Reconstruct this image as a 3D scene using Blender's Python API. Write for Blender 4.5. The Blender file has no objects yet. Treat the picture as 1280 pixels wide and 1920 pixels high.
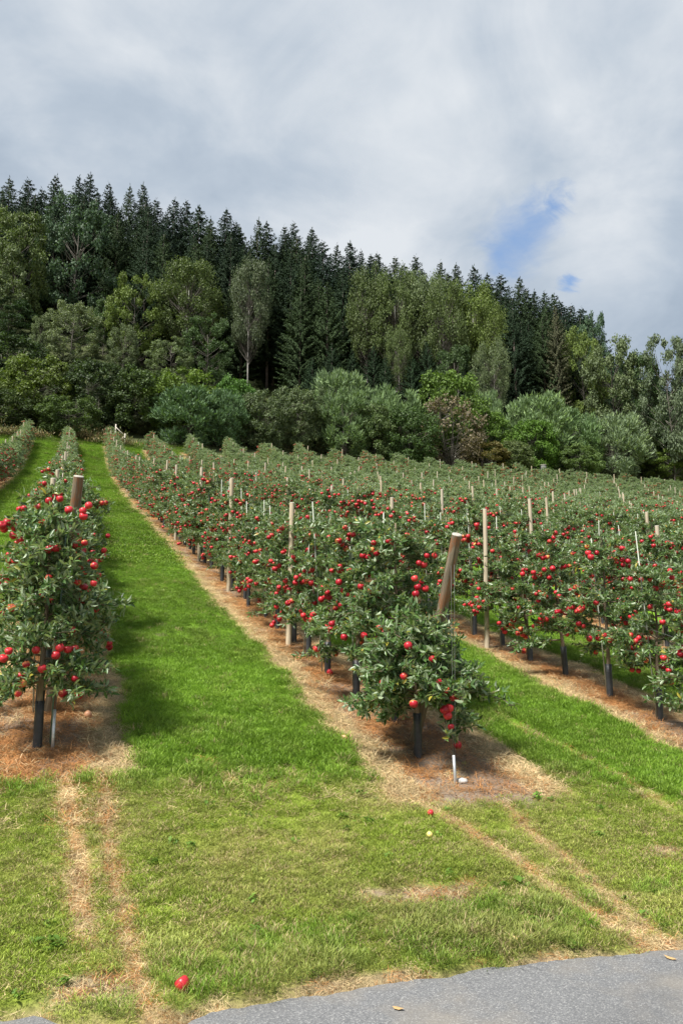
import bpy, math, random
import numpy as np
from math import radians, sin, cos, pi
from mathutils import Vector, Matrix

random.seed(7)
rng = np.random.default_rng(7)
scene = bpy.context.scene
C = scene.collection

# ------------------------------------------------------------------ camera
CAM_H, PITCH, FPX = 1.6, radians(9.5), 1450.0
cam_data = bpy.data.cameras.new("camera")
cam = bpy.data.objects.new("camera", cam_data)
C.objects.link(cam)
cam.location = (0, 0, CAM_H)
cam.rotation_euler = (radians(90) + PITCH, 0, 0)
cam_data.sensor_fit = 'VERTICAL'
cam_data.sensor_height = 36.0
cam_data.lens = 36.0 * FPX / 1920.0
cam_data.clip_start = 0.05
cam_data.clip_end = 5000
scene.camera = cam

# ------------------------------------------------------------------ light and sky
SUN_DIR = Vector((-0.46, -0.50, 1.02)).normalized()       # towards the sun: left, a little behind the camera
sun_el = math.asin(SUN_DIR.z)
sun_az = math.atan2(SUN_DIR.x, SUN_DIR.y)
sd = bpy.data.lights.new("sun", 'SUN')
sd.energy = 3.1
sd.angle = radians(10.0)
sd.color = (1.0, 0.955, 0.88)
sun = bpy.data.objects.new("sun", sd)
C.objects.link(sun)
sun.rotation_euler = SUN_DIR.to_track_quat('Z', 'Y').to_euler()

vs = scene.view_settings
vs.view_transform = 'Standard'
vs.look = 'None'
vs.gamma = 1.0
vs.use_curve_mapping = False
vs.exposure = 1.55
scene.render.engine = 'CYCLES'
scene.cycles.max_bounces = 6
scene.cycles.diffuse_bounces = 3
scene.cycles.glossy_bounces = 2
scene.cycles.transmission_bounces = 3
scene.cycles.transparent_max_bounces = 4
scene.cycles.use_denoising = True


def px_ray(px, py):
    xc, zc = (px - 640) / FPX, -(py - 960) / FPX
    return np.array([xc, cos(PITCH) - zc * sin(PITCH), sin(PITCH) + zc * cos(PITCH)])


def px_dir(px, py):
    d = px_ray(px, py)
    return d / np.linalg.norm(d)


def project(p):
    x, y, z = p[0], p[1], p[2] - CAM_H
    d = y * cos(PITCH) + z * sin(PITCH)
    if d <= 0.01:
        return (-9999, -9999, d)
    return (640 + FPX * x / d, 960 - FPX * (-y * sin(PITCH) + z * cos(PITCH)) / d, d)


class NT:
    """small helper for node trees"""
    def __init__(self, tree):
        self.t = tree
        tree.nodes.clear()

    def n(self, typ, **kw):
        nd = self.t.nodes.new(typ)
        for k, v in kw.items():
            if k == 'inp':
                for i, val in v.items():
                    s = nd.inputs[i]
                    if isinstance(val, bpy.types.NodeSocket):
                        self.t.links.new(val, s)
                    else:
                        s.default_value = val
            else:
                setattr(nd, k, v)
        return nd

    def math(self, op, a, b=0.0, c=0.0, clamp=False):
        return self.n('ShaderNodeMath', operation=op, use_clamp=clamp, inp={0: a, 1: b, 2: c}).outputs[0]

    def vmath(self, op, a, b=(0, 0, 0)):
        nd = self.n('ShaderNodeVectorMath', operation=op, inp={0: a, 1: b})
        return nd

    def mix(self, f, a, b, blend='MIX'):
        nd = self.n('ShaderNodeMix', data_type='RGBA', blend_type=blend)
        for i, val in ((0, f), (6, a), (7, b)):
            s = nd.inputs[i]
            if isinstance(val, bpy.types.NodeSocket):
                self.t.links.new(val, s)
            else:
                s.default_value = val if i == 0 else (tuple(val) + (1,))[:4]
        return nd.outputs[2]

    def ramp(self, f, stops, interp='LINEAR'):
        nd = self.n('ShaderNodeValToRGB', inp={0: f})
        cr = nd.color_ramp
        cr.interpolation = interp
        while len(cr.elements) < len(stops):
            cr.elements.new(0.5)
        for e, (p, c) in zip(cr.elements, stops):
            e.position = p
            e.color = (tuple(c) + (1,))[:4] if not isinstance(c, (int, float)) else (c, c, c, 1)
        return nd.outputs[0]

    def noise(self, vec, scale, detail=3, rough=0.5, dist=0.0):
        kw = {'Scale': scale, 'Detail': detail, 'Roughness': rough, 'Distortion': dist}
        if vec is not None:
            kw['Vector'] = vec
        return self.n('ShaderNodeTexNoise', inp=kw).outputs['Fac']

    def rng(self, v, a, b, c=0.0, d=1.0, smooth=False):
        nd = self.n('ShaderNodeMapRange', clamp=True, inp={0: v, 1: a, 2: b, 3: c, 4: d})
        if smooth:
            nd.interpolation_type = 'SMOOTHSTEP'
        return nd.outputs[0]


world = bpy.data.worlds.new("World")
scene.world = world
world.use_nodes = True
w = NT(world.node_tree)
SKY_STRENGTH = 0.1
sky = w.n('ShaderNodeTexSky', sky_type='NISHITA', sun_disc=False, sun_elevation=sun_el, sun_rotation=sun_az,
          air_density=1.0, dust_density=0.6, ozone_density=1.5)
gen = w.n('ShaderNodeTexCoord').outputs['Generated']
sep = w.n('ShaderNodeSeparateXYZ', inp={0: gen})
den = w.math('ADD', w.math('MAXIMUM', sep.outputs[2], 0.0), 0.32)
plane = w.n('ShaderNodeCombineXYZ', inp={0: w.math('DIVIDE', sep.outputs[0], den), 1: w.math('DIVIDE', sep.outputs[1], den), 2: 0.37}).outputs[0]
n_big = w.noise(plane, 1.25, 4, 0.45, 0.25)
n_mid = w.noise(plane, 3.4, 6, 0.55, 0.5)
n_fine = w.noise(plane, 9.0, 5, 0.6, 0.3)
cl = w.math('ADD', w.math('MULTIPLY', n_big, 0.62), w.math('ADD', w.math('MULTIPLY', n_mid, 0.30), w.math('MULTIPLY', n_fine, 0.08)))
# thinner, brighter cloud towards the sun
tow = w.vmath('DOT_PRODUCT', gen, tuple(SUN_DIR)).outputs['Value']
cl2 = w.math('ADD', cl, w.rng(tow, -0.6, 0.7, -0.06, 0.05))
cl2 = w.math('ADD', w.math('MULTIPLY', w.math('SUBTRACT', cl2, 0.52), 2.6), 0.5)
cloud = w.ramp(cl2, [(0.18, (0.88, 1.12, 1.47)), (0.40, (1.26, 1.54, 1.90)), (0.60, (1.72, 1.98, 2.30)), (0.84, (2.60, 2.74, 2.90))])


wob = w.math('ADD', w.math('MULTIPLY', w.math('SUBTRACT', n_mid, 0.5), 0.05), w.math('MULTIPLY', w.math('SUBTRACT', w.noise(plane, 16.0, 5, 0.65, 0.6), 0.5), 0.06))


def hole(px, py, r):
    dd = w.math('ADD', w.vmath('DISTANCE', gen, tuple(px_dir(px, py))).outputs['Value'], wob)
    return w.rng(dd, r * .1, r * 1.75, 1.0, 0.0, True)


blue = hole(945, 480, .024)
for hx, hy, hr in ((970, 446, .034), (998, 420, .026), (1036, 390, .015), (1068, 532, .012)):
    blue = w.math('MAXIMUM', blue, hole(hx, hy, hr))
blue = w.math('MULTIPLY', blue, w.rng(n_fine, 0.35, 0.7, 1.0, 0.45))
skycol = w.mix(1.0, sky.outputs[0], (0.85, 0.93, 1.0), 'MULTIPLY')
col = w.mix(blue, cloud, w.mix(0.7, skycol, (0.85, 1.28, 2.05)))
below = w.rng(sep.outputs[2], -0.12, 0.0, 0.0, 1.0)
col = w.mix(below, (0.5, 0.55, 0.5), col)
bg = w.n('ShaderNodeBackground', inp={0: col, 1: SKY_STRENGTH})
w.t.links.new(bg.outputs[0], w.n('ShaderNodeOutputWorld').inputs[0])

# ------------------------------------------------------------------ terrain
RX, RY = -0.339, 0.941          # direction of the rows (uphill)
PX_, PY_ = 0.941, 0.339         # across the rows
_U = [-400, 3.3, 4.2, 5, 6, 6.9, 8, 9.2, 10.5, 12, 15, 20, 26, 38, 50, 60, 68, 74, 80, 90, 125, 140, 400]
_G = [0, 0, .07, .17, .34, .56, .86, 1.17, 1.45, 1.8, 2.55, 3.78, 5.3, 8.3, 11.5, 14.8, 18.0, 20.8, 24.2, 30.4, 52, 59, 120]
_fu = np.arange(-400, 400, 0.05)
_fg = np.interp(_fu, _U, _G)
_ker = np.ones(25) / 25
_fg = np.convolve(np.pad(_fg, 12, mode='edge'), _ker, mode='valid')
V0, DV = 3.22, 3.32             # the middle row and the distance between rows
NB_TAB = rng.random((64, 64))


def vnoise(x, y):
    """smooth value noise 0..1, vectorised"""
    xi, yi = np.floor(x).astype(int), np.floor(y).astype(int)
    fx, fy = x - xi, y - yi
    fx, fy = fx * fx * (3 - 2 * fx), fy * fy * (3 - 2 * fy)
    a, b = NB_TAB[xi % 64, yi % 64], NB_TAB[(xi + 1) % 64, yi % 64]
    c, d = NB_TAB[xi % 64, (yi + 1) % 64], NB_TAB[(xi + 1) % 64, (yi + 1) % 64]
    return (a * (1 - fx) + b * fx) * (1 - fy) + (c * (1 - fx) + d * fx) * fy


def fbm(x, y, o=3):
    s, a, t = 0, 1, 0
    for i in range(o):
        s = s + a * vnoise(x * 2 ** i + 17.3 * i, y * 2 ** i + 9.1 * i)
        t += a
        a *= 0.55
    return s / t


def uv_of(x, y):
    return RX * x + RY * y, PX_ * x + PY_ * y


def xy_of(u, v):
    return RX * u + PX_ * v, RY * u + PY_ * v


def sstep(a, b, x):
    t = np.clip((x - a) / (b - a), 0, 1)
    return t * t * (3 - 2 * t)


def road_edge(v):
    """u of the edge of the asphalt, across the rows"""
    v = np.asarray(v, float)
    return 3.625 + .25 * sstep(.30, -.10, v) - .10 * sstep(.25, .42, v) * sstep(.7, .5, v) - .12 * sstep(1.9, 3.2, v)


def terrain(x, y):
    x, y = np.asarray(x, float), np.asarray(y, float)
    yy = np.minimum(y, 130) + 0.12 * np.maximum(0, y - 130)
    xx = np.clip(x, -220, 220)
    u = RX * xx + RY * yy
    z = np.interp(u, _fu, _fg)
    u2, v2 = uv_of(x, y)
    near = np.clip((u2 - 3.7) / 1.2, 0, 1)
    z = z + near * (0.05 * (fbm(x * 1.1, y * 1.1) - .5) + 0.03 * (vnoise(x * 4, y * 4) - .5))
    far = np.clip((u2 - 72) / 10, 0, 1)
    z = z + far * 3.0 * (fbm(x * .06 + 5, y * .06) - .5)
    m = sstep(.09, -.03, u2 - road_edge(v2))
    z = z * (1 - m) - .06 * m
    return z


def gz(x, y):
    return float(terrain(x, y))


def px_ground(px, py):
    d = px_ray(px, py)
    t = np.arange(2, 260, 0.01)
    i = np.argmax(d[2] * t + CAM_H < terrain(d[0] * t, d[1] * t))
    return d[0] * t[i], d[1] * t[i]


def seg_dist(u, v, pts):
    best = np.full(np.shape(u), 1e9)
    for (a, b), (c, d) in zip(pts[:-1], pts[1:]):
        L2 = (c - a) ** 2 + (d - b) ** 2
        t = np.clip(((u - a) * (c - a) + (v - b) * (d - b)) / L2, 0, 1)
        best = np.minimum(best, np.hypot(u - a - t * (c - a), v - b - t * (d - b)))
    return best


PATHS = [([(6.9, .10), (5.9, .17), (5.1, .20), (4.4, .20)], .060, 1.0), ([(6.9, .40), (5.8, .38), (5.1, .40), (4.4, .42), (3.55, .47)], .050, 1.0),
         ([(6.2, 2.68), (5.5, 2.87), (4.8, 2.96), (4.2, 2.94), (3.45, 3.0)], .06, .85), ([(5.9, 3.5), (5.0, 3.32), (4.4, 3.26), (3.5, 3.08)], .06, .7),
         ([(8.0, 4.55), (7.0, 4.75), (6.0, 4.9), (5.0, 4.75)], .06, .45), ([(7.0, 1.2), (6.4, 1.45), (6.35, 1.8)], .03, .55)]
BALD = [(4.54, 1.84, .13), (4.46, 2.09, .20), (4.42, 2.28, .14), (4.5, 2.46, .10), (4.66, 4.08, .16), (6.99, 1.17, .08), (5.21, 1.47, .05),
        (7.6, 1.25, .05), (8.5, 1.5, .05), (10.0, 2.1, .05), (3.95, .25, .22), (4.15, -.55, .12), (4.0, 4.3, .15), (7.9, 5.2, .05), (11.5, 1.4, .06)]


def cover(u, v):
    """weights of what covers the ground: pale straw, brown straw, soil, lush grass, mown grass"""
    n1 = fbm(u * 1.7 + 3, v * 1.7, 3)
    n2 = fbm(u * 6 + 11, v * 6 + 4, 2)
    n3 = fbm(u * .55 + 7, v * .55 + 2, 2)
    k = np.round((v - V0) / DV)
    k = np.clip(k, -2, 19)
    dv = v - (V0 + DV * k)
    start = np.where(k == -1, 6.72, np.where(k == 0, 5.75, np.where(k < -1, 6.6, 5.6))) + (n1 - .5) * .5
    hl = np.where(k == -1, .60, .60)
    hr = np.where(k == 0, .55 + .38 * sstep(8.8, 7.0, u), np.where(k == -1, .72, .56))
    jit = (n1 - .5) * .22 + (n2 - .5) * .14
    left_ext = np.where((k == -1) & (u < 8.6), 1.4, 0)
    inside = sstep(-.09, .09, np.where(dv < 0, hl + left_ext + dv, hr - dv) + jit) * sstep(-.15, .15, u - start) * (u < 68.8)
    edge = sstep(.44, .10, np.where(dv < 0, hl + left_ext + dv, hr - dv) + jit * .6)
    pale = inside * np.clip(edge * .95 + .18 * (n2 > .55), 0, 1)
    soil = inside * (1 - edge) * np.clip(sstep(.47, .62, n1) * .8 + np.where(k == 0, sstep(8.1, 6.9, u) * .95, 0), 0, 1)
    brown = np.clip(inside - pale - soil, 0, 1)
    for pts, wd, st in PATHS:
        d = seg_dist(u, v, pts) + (n2 - .5) * .07
        a = st * sstep(wd * 1.6, wd * .4, d) * (1 - inside)
        pale = np.maximum(pale, a * (.55 + .45 * n1))
        brown = np.maximum(brown, a * (.75 - .6 * n1))
    for bu, bv, r in BALD:
        d = np.hypot((u - bu) * 1.25, v - bv) + (n2 - .5) * .12
        a = sstep(r * 1.4, r * .3, d) * (1 - inside)
        soil = np.maximum(soil, a)
        pale = np.maximum(pale, a * .3)
    verge = sstep(.11, .02, u - road_edge(v) + (n2 - .5) * .14) * (u < 4.2)
    soil = np.maximum(soil, verge * .5)
    pale = np.maximum(pale, verge * .6)
    bare = np.clip(pale + brown + soil, 0, 1)
    lush = sstep(6.3, 7.3, u + (n3 - .5) * 2.2 + np.where(v > 4.2, .9, 0)) * (1 - bare)
    mown = np.clip(1 - bare - lush, 0, 1)
    rough = sstep(68.3, 69.6, u)
    return pale, brown, soil, lush, mown, rough, n1, n2, n3


COL = dict(pale=(.38, .285, .145), brown=(.29, .16, .07), soil=(.215, .172, .138), lush=(.13, .25, .018), mown=(.19, .25, .035),
           dry=(.36, .30, .12), rough=(.055, .07, .026))


def ground_colour(u, v):
    pale, brown, soil, lush, mown, rough, n1, n2, n3 = cover(u, v)
    c = np.zeros(np.shape(u) + (3,))
    dryf = np.clip((n1 - .45) * 1.6, 0, .55)[..., None]
    mc = np.array(COL['mown']) * (1 - dryf) + np.array(COL['dry']) * dryf
    for wgt, key in ((pale, 'pale'), (brown, 'brown'), (soil, 'soil'), (lush, 'lush')):
        c += wgt[..., None] * np.array(COL[key])
    c += mown[..., None] * mc
    tot = np.maximum(pale + brown + soil + lush + mown, 1e-3)
    c /= tot[..., None]
    c = c * (1 - rough[..., None]) + np.array(COL['rough']) * rough[..., None]
    return c


# ------------------------------------------------------------------ mesh building
class MB:
    """collects geometry and links it as ONE mesh"""
    def __init__(self):
        self.v, self.f3, self.f4, self.m3, self.m4, self.nv = [], [], [], [], [], 0

    def add(self, verts, tris=None, quads=None, mat=0):
        verts = np.asarray(verts, float).reshape(-1, 3)
        if tris is not None and len(tris):
            t = np.asarray(tris, int).reshape(-1, 3) + self.nv
            self.f3.append(t)
            self.m3.append(np.full(len(t), mat))
        if quads is not None and len(quads):
            q = np.asarray(quads, int).reshape(-1, 4) + self.nv
            self.f4.append(q)
            self.m4.append(np.full(len(q), mat))
        self.v.append(verts)
        self.nv += len(verts)
        return self

    def cards(self, P, D, N, S, tv, tt=None, tq=None, mat=0):
        """copies of a template (tv; tris tt; quads tq) along D with normal near N, scaled S"""
        P, D, N = (np.asarray(a, float).reshape(-1, 3) for a in (P, D, N))
        n = len(P)
        if n == 0:
            return self
        S = np.broadcast_to(np.asarray(S, float).reshape(-1, 1) if np.ndim(S) < 2 else np.asarray(S, float), (n, 3) if np.ndim(S) == 2 else (n, 1))
        D = D / np.maximum(np.linalg.norm(D, axis=1, keepdims=True), 1e-9)
        Y = np.cross(N, D)
        l = np.linalg.norm(Y, axis=1, keepdims=True)
        Y = np.where(l < 1e-5, np.array([[0, 1, 0.]]), Y / np.maximum(l, 1e-9))
        Z = np.cross(D, Y)
        tv = np.asarray(tv, float)
        k = len(tv)
        T = tv[None] * S[:, None, :]
        V = P[:, None] + T[..., 0:1] * D[:, None] + T[..., 1:2] * Y[:, None] + T[..., 2:3] * Z[:, None]
        off = (np.arange(n) * k)[:, None, None]
        self.add(V.reshape(-1, 3), (np.asarray(tt)[None] + off).reshape(-1, 3) if tt is not None else None,
                 (np.asarray(tq)[None] + off).reshape(-1, 4) if tq is not None else None, mat)
        return self

    def tube(self, pts, rad, sides=6, mat=0, cap=True):
        pts = np.asarray(pts, float)
        rad = np.broadcast_to(np.asarray(rad, float), (len(pts),))
        tan = np.gradient(pts, axis=0)
        tan /= np.maximum(np.linalg.norm(tan, axis=1, keepdims=True), 1e-9)
        ref = np.array([0, 0, 1.]) if abs(tan[0, 2]) < .9 else np.array([1., 0, 0])
        X = np.cross(tan, ref)
        X /= np.linalg.norm(X, axis=1, keepdims=True)
        Y = np.cross(tan, X)
        a = np.arange(sides) * 2 * pi / sides
        ring = pts[:, None] + rad[:, None, None] * (np.cos(a)[None, :, None] * X[:, None] + np.sin(a)[None, :, None] * Y[:, None])
        q = []
        for i in range(len(pts) - 1):
            for j in range(sides):
                q.append((i * sides + j, i * sides + (j + 1) % sides, (i + 1) * sides + (j + 1) % sides, (i + 1) * sides + j))
        V = ring.reshape(-1, 3)
        t = []
        if cap:
            n = len(V)
            V = np.vstack([V, pts[0], pts[-1]])
            L = (len(pts) - 1) * sides
            for j in range(sides):
                t.append((n, (j + 1) % sides, j))
                t.append((n + 1, L + j, L + (j + 1) % sides))
        return self.add(V, t, q, mat)

    def lathe(self, prof, sides=12, mat=0, centre=(0, 0, 0)):
        prof = np.asarray(prof, float)
        a = np.arange(sides) * 2 * pi / sides
        V = np.stack([prof[:, None, 0] * np.cos(a), prof[:, None, 0] * np.sin(a), np.repeat(prof[:, 1:2], sides, 1)], -1).reshape(-1, 3) + np.array(centre)
        q = [(i * sides + j, i * sides + (j + 1) % sides, (i + 1) * sides + (j + 1) % sides, (i + 1) * sides + j) for i in range(len(prof) - 1) for j in range(sides)]
        return self.add(V, None, q, mat)

    def mesh(self, name, mats, smooth=True):
        me = bpy.data.meshes.new(name)
        V = np.concatenate(self.v).astype(np.float32)
        f3 = np.concatenate(self.f3) if self.f3 else np.zeros((0, 3), int)
        f4 = np.concatenate(self.f4) if self.f4 else np.zeros((0, 4), int)
        loops = np.concatenate([f3.ravel(), f4.ravel()]).astype(np.int32)
        tot = np.concatenate([np.full(len(f3), 3), np.full(len(f4), 4)]).astype(np.int32)
        st = np.concatenate([[0], np.cumsum(tot)[:-1]]).astype(np.int32)
        me.vertices.add(len(V))
        me.vertices.foreach_set('co', V.ravel())
        me.loops.add(len(loops))
        me.loops.foreach_set('vertex_index', loops)
        me.polygons.add(len(tot))
        me.polygons.foreach_set('loop_start', st)
        me.polygons.foreach_set('loop_total', tot)
        mi = np.concatenate(self.m3 + self.m4).astype(np.int32)
        me.polygons.foreach_set('material_index', mi)
        me.polygons.foreach_set('use_smooth', np.full(len(tot), smooth))
        for m in mats:
            me.materials.append(m)
        me.update(calc_edges=True)
        return me


def link(name, me, parent=None, loc=None):
    o = bpy.data.objects.new(name, me)
    C.objects.link(o)
    if parent is not None:
        o.parent = parent
    if loc is not None:
        o.location = loc
    return o


def tag(o, label=None, cat=None, group=None, kind=None):
    for k, v in (('label', label), ('category', cat), ('group', group), ('kind', kind)):
        if v:
            o[k] = v
    return o


ONES = 'zero first second third fourth fifth sixth seventh eighth ninth tenth eleventh twelfth thirteenth fourteenth fifteenth sixteenth seventeenth eighteenth nineteenth'.split()
TENS = {20: ('twentieth', 'twenty'), 30: ('thirtieth', 'thirty'), 40: ('fortieth', 'forty'), 50: ('fiftieth', 'fifty'), 60: ('sixtieth', 'sixty'), 70: ('seventieth', 'seventy'), 80: ('eightieth', 'eighty')}


def ordinal(n):
    if n < 20:
        return ONES[n]
    t = n // 10 * 10
    return TENS[t][0] if n == t else TENS[t][1] + '-' + ONES[n - t]


# ------------------------------------------------------------------ materials
def material(name):
    m = bpy.data.materials.new(name)
    m.use_nodes = True
    return m, NT(m.node_tree)


def finish(t, surf):
    t.t.links.new(surf, t.n('ShaderNodeOutputMaterial').inputs[0])


def leaf_shader(t, col, under, rough=.42, trans=.28, spec=.5):
    """two-sided leaf: paler underside, light shining through"""
    back = t.n('ShaderNodeNewGeometry').outputs['Backfacing']
    c = t.mix(back, col, under)
    p = t.n('ShaderNodeBsdfPrincipled', inp={'Base Color': c, 'Roughness': rough, 'Specular IOR Level': spec})
    tr = t.n('ShaderNodeBsdfTranslucent', inp={0: t.mix(1.0, c, (1.25, 1.35, .55), 'MULTIPLY')})
    return t.n('ShaderNodeMixShader', inp={0: trans, 1: p.outputs[0], 2: tr.outputs[0]}).outputs[0]


def mat_apple_leaf(name, lo, hi, under):
    m, t = material(name)
    isl = t.n('ShaderNodeNewGeometry').outputs['Random Per Island']
    ob = t.n('ShaderNodeObjectInfo').outputs['Random']
    c = t.mix(isl, lo, hi)
    c = t.mix(t.rng(isl, .972, .98), c, (.30, .27, .04))
    c = t.mix(t.math('MULTIPLY', ob, .35), c, t.mix(1.0, c, (1.25, 1.1, .8), 'MULTIPLY'))
    finish(t, leaf_shader(t, c, under, .40, .22, .5))
    return m


M = {}
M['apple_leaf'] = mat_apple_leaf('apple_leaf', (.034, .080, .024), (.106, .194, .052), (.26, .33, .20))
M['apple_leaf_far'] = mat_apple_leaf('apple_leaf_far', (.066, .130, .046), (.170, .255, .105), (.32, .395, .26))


def mat_bark(name, a, b, scale=14, stretch=(1, 1, .25), rough=.85, bump=.5):
    m, t = material(name)
    co = t.n('ShaderNodeTexCoord').outputs['Object']
    mp = t.n('ShaderNodeMapping', inp={0: co, 3: stretch}).outputs[0]
    n = t.noise(mp, scale, 6, .6, .4)
    c = t.ramp(n, [(.32, a), (.68, b)])
    bp = t.n('ShaderNodeBump', inp={'Strength': bump, 'Distance': .01, 'Height': n}).outputs[0]
    finish(t, t.n('ShaderNodeBsdfPrincipled', inp={'Base Color': c, 'Roughness': rough, 'Normal': bp}).outputs[0])
    return m


M['bark'] = mat_bark('apple_bark', (.12, .085, .055), (.26, .20, .14), 22)
M['spruce_bark'] = mat_bark('spruce_bark', (.07, .055, .045), (.19, .165, .145), 5)
M['birch_bark'] = mat_bark('birch_bark', (.16, .15, .14), (.55, .53, .49), 3, (1, 1, 1.6))
M['grey_bark'] = mat_bark('grey_bark', (.06, .055, .045), (.16, .145, .12), 5)

# round pine poles: long grain, a reddish split, grey weathering
m, t = material('weathered_pole_wood')
co = t.n('ShaderNodeTexCoord').outputs['Object']
g1 = t.noise(t.n('ShaderNodeMapping', inp={0: co, 3: (1, 1, .06)}).outputs[0], 55, 5, .6, .6)
g2 = t.noise(t.n('ShaderNodeMapping', inp={0: co, 3: (1, 1, .22)}).outputs[0], 9, 4, .6, 1.0)
c = t.ramp(g1, [(.3, (.065, .048, .032)), (.5, (.155, .122, .082)), (.72, (.27, .225, .165))])
c = t.mix(t.rng(g2, .50, .58), c, t.mix(g1, (.11, .045, .018), (.27, .13, .06)))
c = t.mix(t.rng(g2, .30, .42, .55, 0), c, (.17, .15, .115))
bp = t.n('ShaderNodeBump', inp={'Strength': .8, 'Distance': .006, 'Height': g1}).outputs[0]
finish(t, t.n('ShaderNodeBsdfPrincipled', inp={'Base Color': c, 'Roughness': .8, 'Normal': bp}).outputs[0])
M['pole'] = m
m, t = material('pale_post_wood')
co = t.n('ShaderNodeTexCoord').outputs['Object']
g1 = t.noise(t.n('ShaderNodeMapping', inp={0: co, 3: (1, 1, .05)}).outputs[0], 60, 4, .6, .4)
ob = t.n('ShaderNodeObjectInfo').outputs['Random']
c = t.ramp(g1, [(.3, (.29, .225, .14)), (.7, (.54, .455, .32))])
c = t.mix(t.math('MULTIPLY', ob, .5), c, (.36, .335, .29))
finish(t, t.n('ShaderNodeBsdfPrincipled', inp={'Base Color': c, 'Roughness': .75}).outputs[0])
M['post'] = m
m, t = material('cut_wood_end')
co = t.n('ShaderNodeTexCoord').outputs['Object']
g1 = t.noise(co, 30, 4, .6)
finish(t, t.n('ShaderNodeBsdfPrincipled', inp={'Base Color': t.ramp(g1, [(.3, (.27, .25, .215)), (.7, (.46, .43, .38))]), 'Roughness': .8}).outputs[0])
M['cut_end'] = m


def mat_plain(name, col, rough=.6, metal=0.0, var=.25, scale=18):
    m, t = material(name)
    n = t.noise(t.n('ShaderNodeTexCoord').outputs['Object'], scale, 4, .6)
    c = t.mix(t.rng(n, .3, .7), tuple(x * (1 - var) for x in col), tuple(min(1, x * (1 + var)) for x in col))
    finish(t, t.n('ShaderNodeBsdfPrincipled', inp={'Base Color': c, 'Roughness': rough, 'Metallic': metal}).outputs[0])
    return m


M['guard'] = mat_plain('black_tree_guard', (.028, .030, .034), .5, 0, .35)
M['galv'] = mat_plain('galvanised_pipe', (.55, .57, .58), .4, .7, .15, 60)
M['wire'] = mat_plain('wire', (.16, .16, .16), .6, .2)
M['green_rod'] = mat_plain('green_rod', (.10, .17, .13), .5)
M['stake'] = mat_plain('pale_stake', (.34, .36, .30), .6, 0, .25, 5)
M['stone'] = mat_plain('pale_stone', (.45, .44, .42), .9, 0, .2, 30)
M['barrel'] = mat_plain('grey_barrel', (.12, .125, .115), .8, 0, .3, 6)
M['tan_leaf'] = mat_plain('dry_leaf', (.42, .27, .12), .7, 0, .3, 40)
M['old_wood'] = mat_plain('grey_old_wood', (.40, .37, .31), .85, 0, .3, 8)
M['stem'] = mat_plain('apple_stem', (.13, .09, .04), .8)


def mat_apple(name, bias=0.0):
    m, t = material(name)
    gm = t.n('ShaderNodeNewGeometry')
    r = t.math('FRACT', t.math('ADD', gm.outputs['Random Per Island'], t.n('ShaderNodeObjectInfo').outputs['Random']))
    co = t.n('ShaderNodeTexCoord').outputs['Object']
    off = t.n('ShaderNodeCombineXYZ', inp={0: t.math('MULTIPLY', r, 37.0), 1: t.math('MULTIPLY', r, 13.0), 2: 0.0}).outputs[0]
    n = t.noise(t.vmath('ADD', co, off).outputs[0], 16, 2, .5)
    streak = t.noise(t.n('ShaderNodeMapping', inp={0: t.vmath('ADD', co, off).outputs[0], 3: (1, 1, .15)}).outputs[0], 160, 2, .5)
    r2 = t.math('FRACT', t.math('MULTIPLY', r, 7.31))
    red = t.mix(r2, (.30, .006, .018), (.60, .035, .045))
    blush = t.mix(streak, (.72, .30, .07), (.70, .42, .12))
    f = t.math('ADD', n, t.math('ADD', t.math('MULTIPLY', t.math('SUBTRACT', r, .5), .36), bias))
    c = t.mix(t.rng(f, .67, .87), red, t.mix(t.rng(r2, .7, .9), blush, (.50, .46, .12)))
    p = t.n('ShaderNodeBsdfPrincipled', inp={'Base Color': c, 'Roughness': .38, 'Specular IOR Level': .4, 'Subsurface Weight': 0.0})
    finish(t, p.outputs[0])
    return m


M['apple'] = mat_apple('red_apple_skin')
M['yellow_apple'] = mat_plain('yellow_apple_skin', (.62, .50, .16), .4, 0, .15, 20)
M['peach_apple'] = mat_plain('peach_apple_skin', (.60, .30, .16), .45, 0, .2, 20)


def mat_crown(name, rough=.55, trans=.22, under_gain=(1.35, 1.35, 1.5), var=.42, spec=.2):
    """crown leaves: the tint comes from the object's own colour"""
    m, t = material(name)
    isl = t.n('ShaderNodeNewGeometry').outputs['Random Per Island']
    oc = t.n('ShaderNodeObjectInfo').outputs['Color']
    c = t.mix(isl, t.mix(1.0, oc, (1 - var,) * 3, 'MULTIPLY'), t.mix(1.0, oc, (1 + var, 1 + var * .9, 1 + var * .5), 'MULTIPLY'))
    u = t.mix(1.0, c, under_gain, 'MULTIPLY')
    finish(t, leaf_shader(t, c, u, rough, trans, spec))
    return m


M['crown'] = mat_crown('broadleaf_foliage')
M['silver'] = mat_crown('silver_foliage', .55, .18, (1.55, 1.5, 1.35), .45, .22)
M['needles'] = mat_crown('spruce_needles', .7, .08, (1, 1, 1), .4, .08)

# grass blades and straw, tinted per tuft
m, t = material('grass_blade')
tint = t.n('ShaderNodeAttribute', attribute_type='INSTANCER', attribute_name='tint').outputs['Color']
isl = t.n('ShaderNodeNewGeometry').outputs['Random Per Island']
c = t.mix(isl, t.mix(1.0, tint, (.65, .68, .6), 'MULTIPLY'), t.mix(1.0, tint, (1.35, 1.28, 1.3), 'MULTIPLY'))
p = t.n('ShaderNodeBsdfPrincipled', inp={'Base Color': c, 'Roughness': .5, 'Specular IOR Level': .35})
tr = t.n('ShaderNodeBsdfTranslucent', inp={0: c})
finish(t, t.n('ShaderNodeMixShader', inp={0: .35, 1: p.outputs[0], 2: tr.outputs[0]}).outputs[0])
M['blade'] = m

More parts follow.
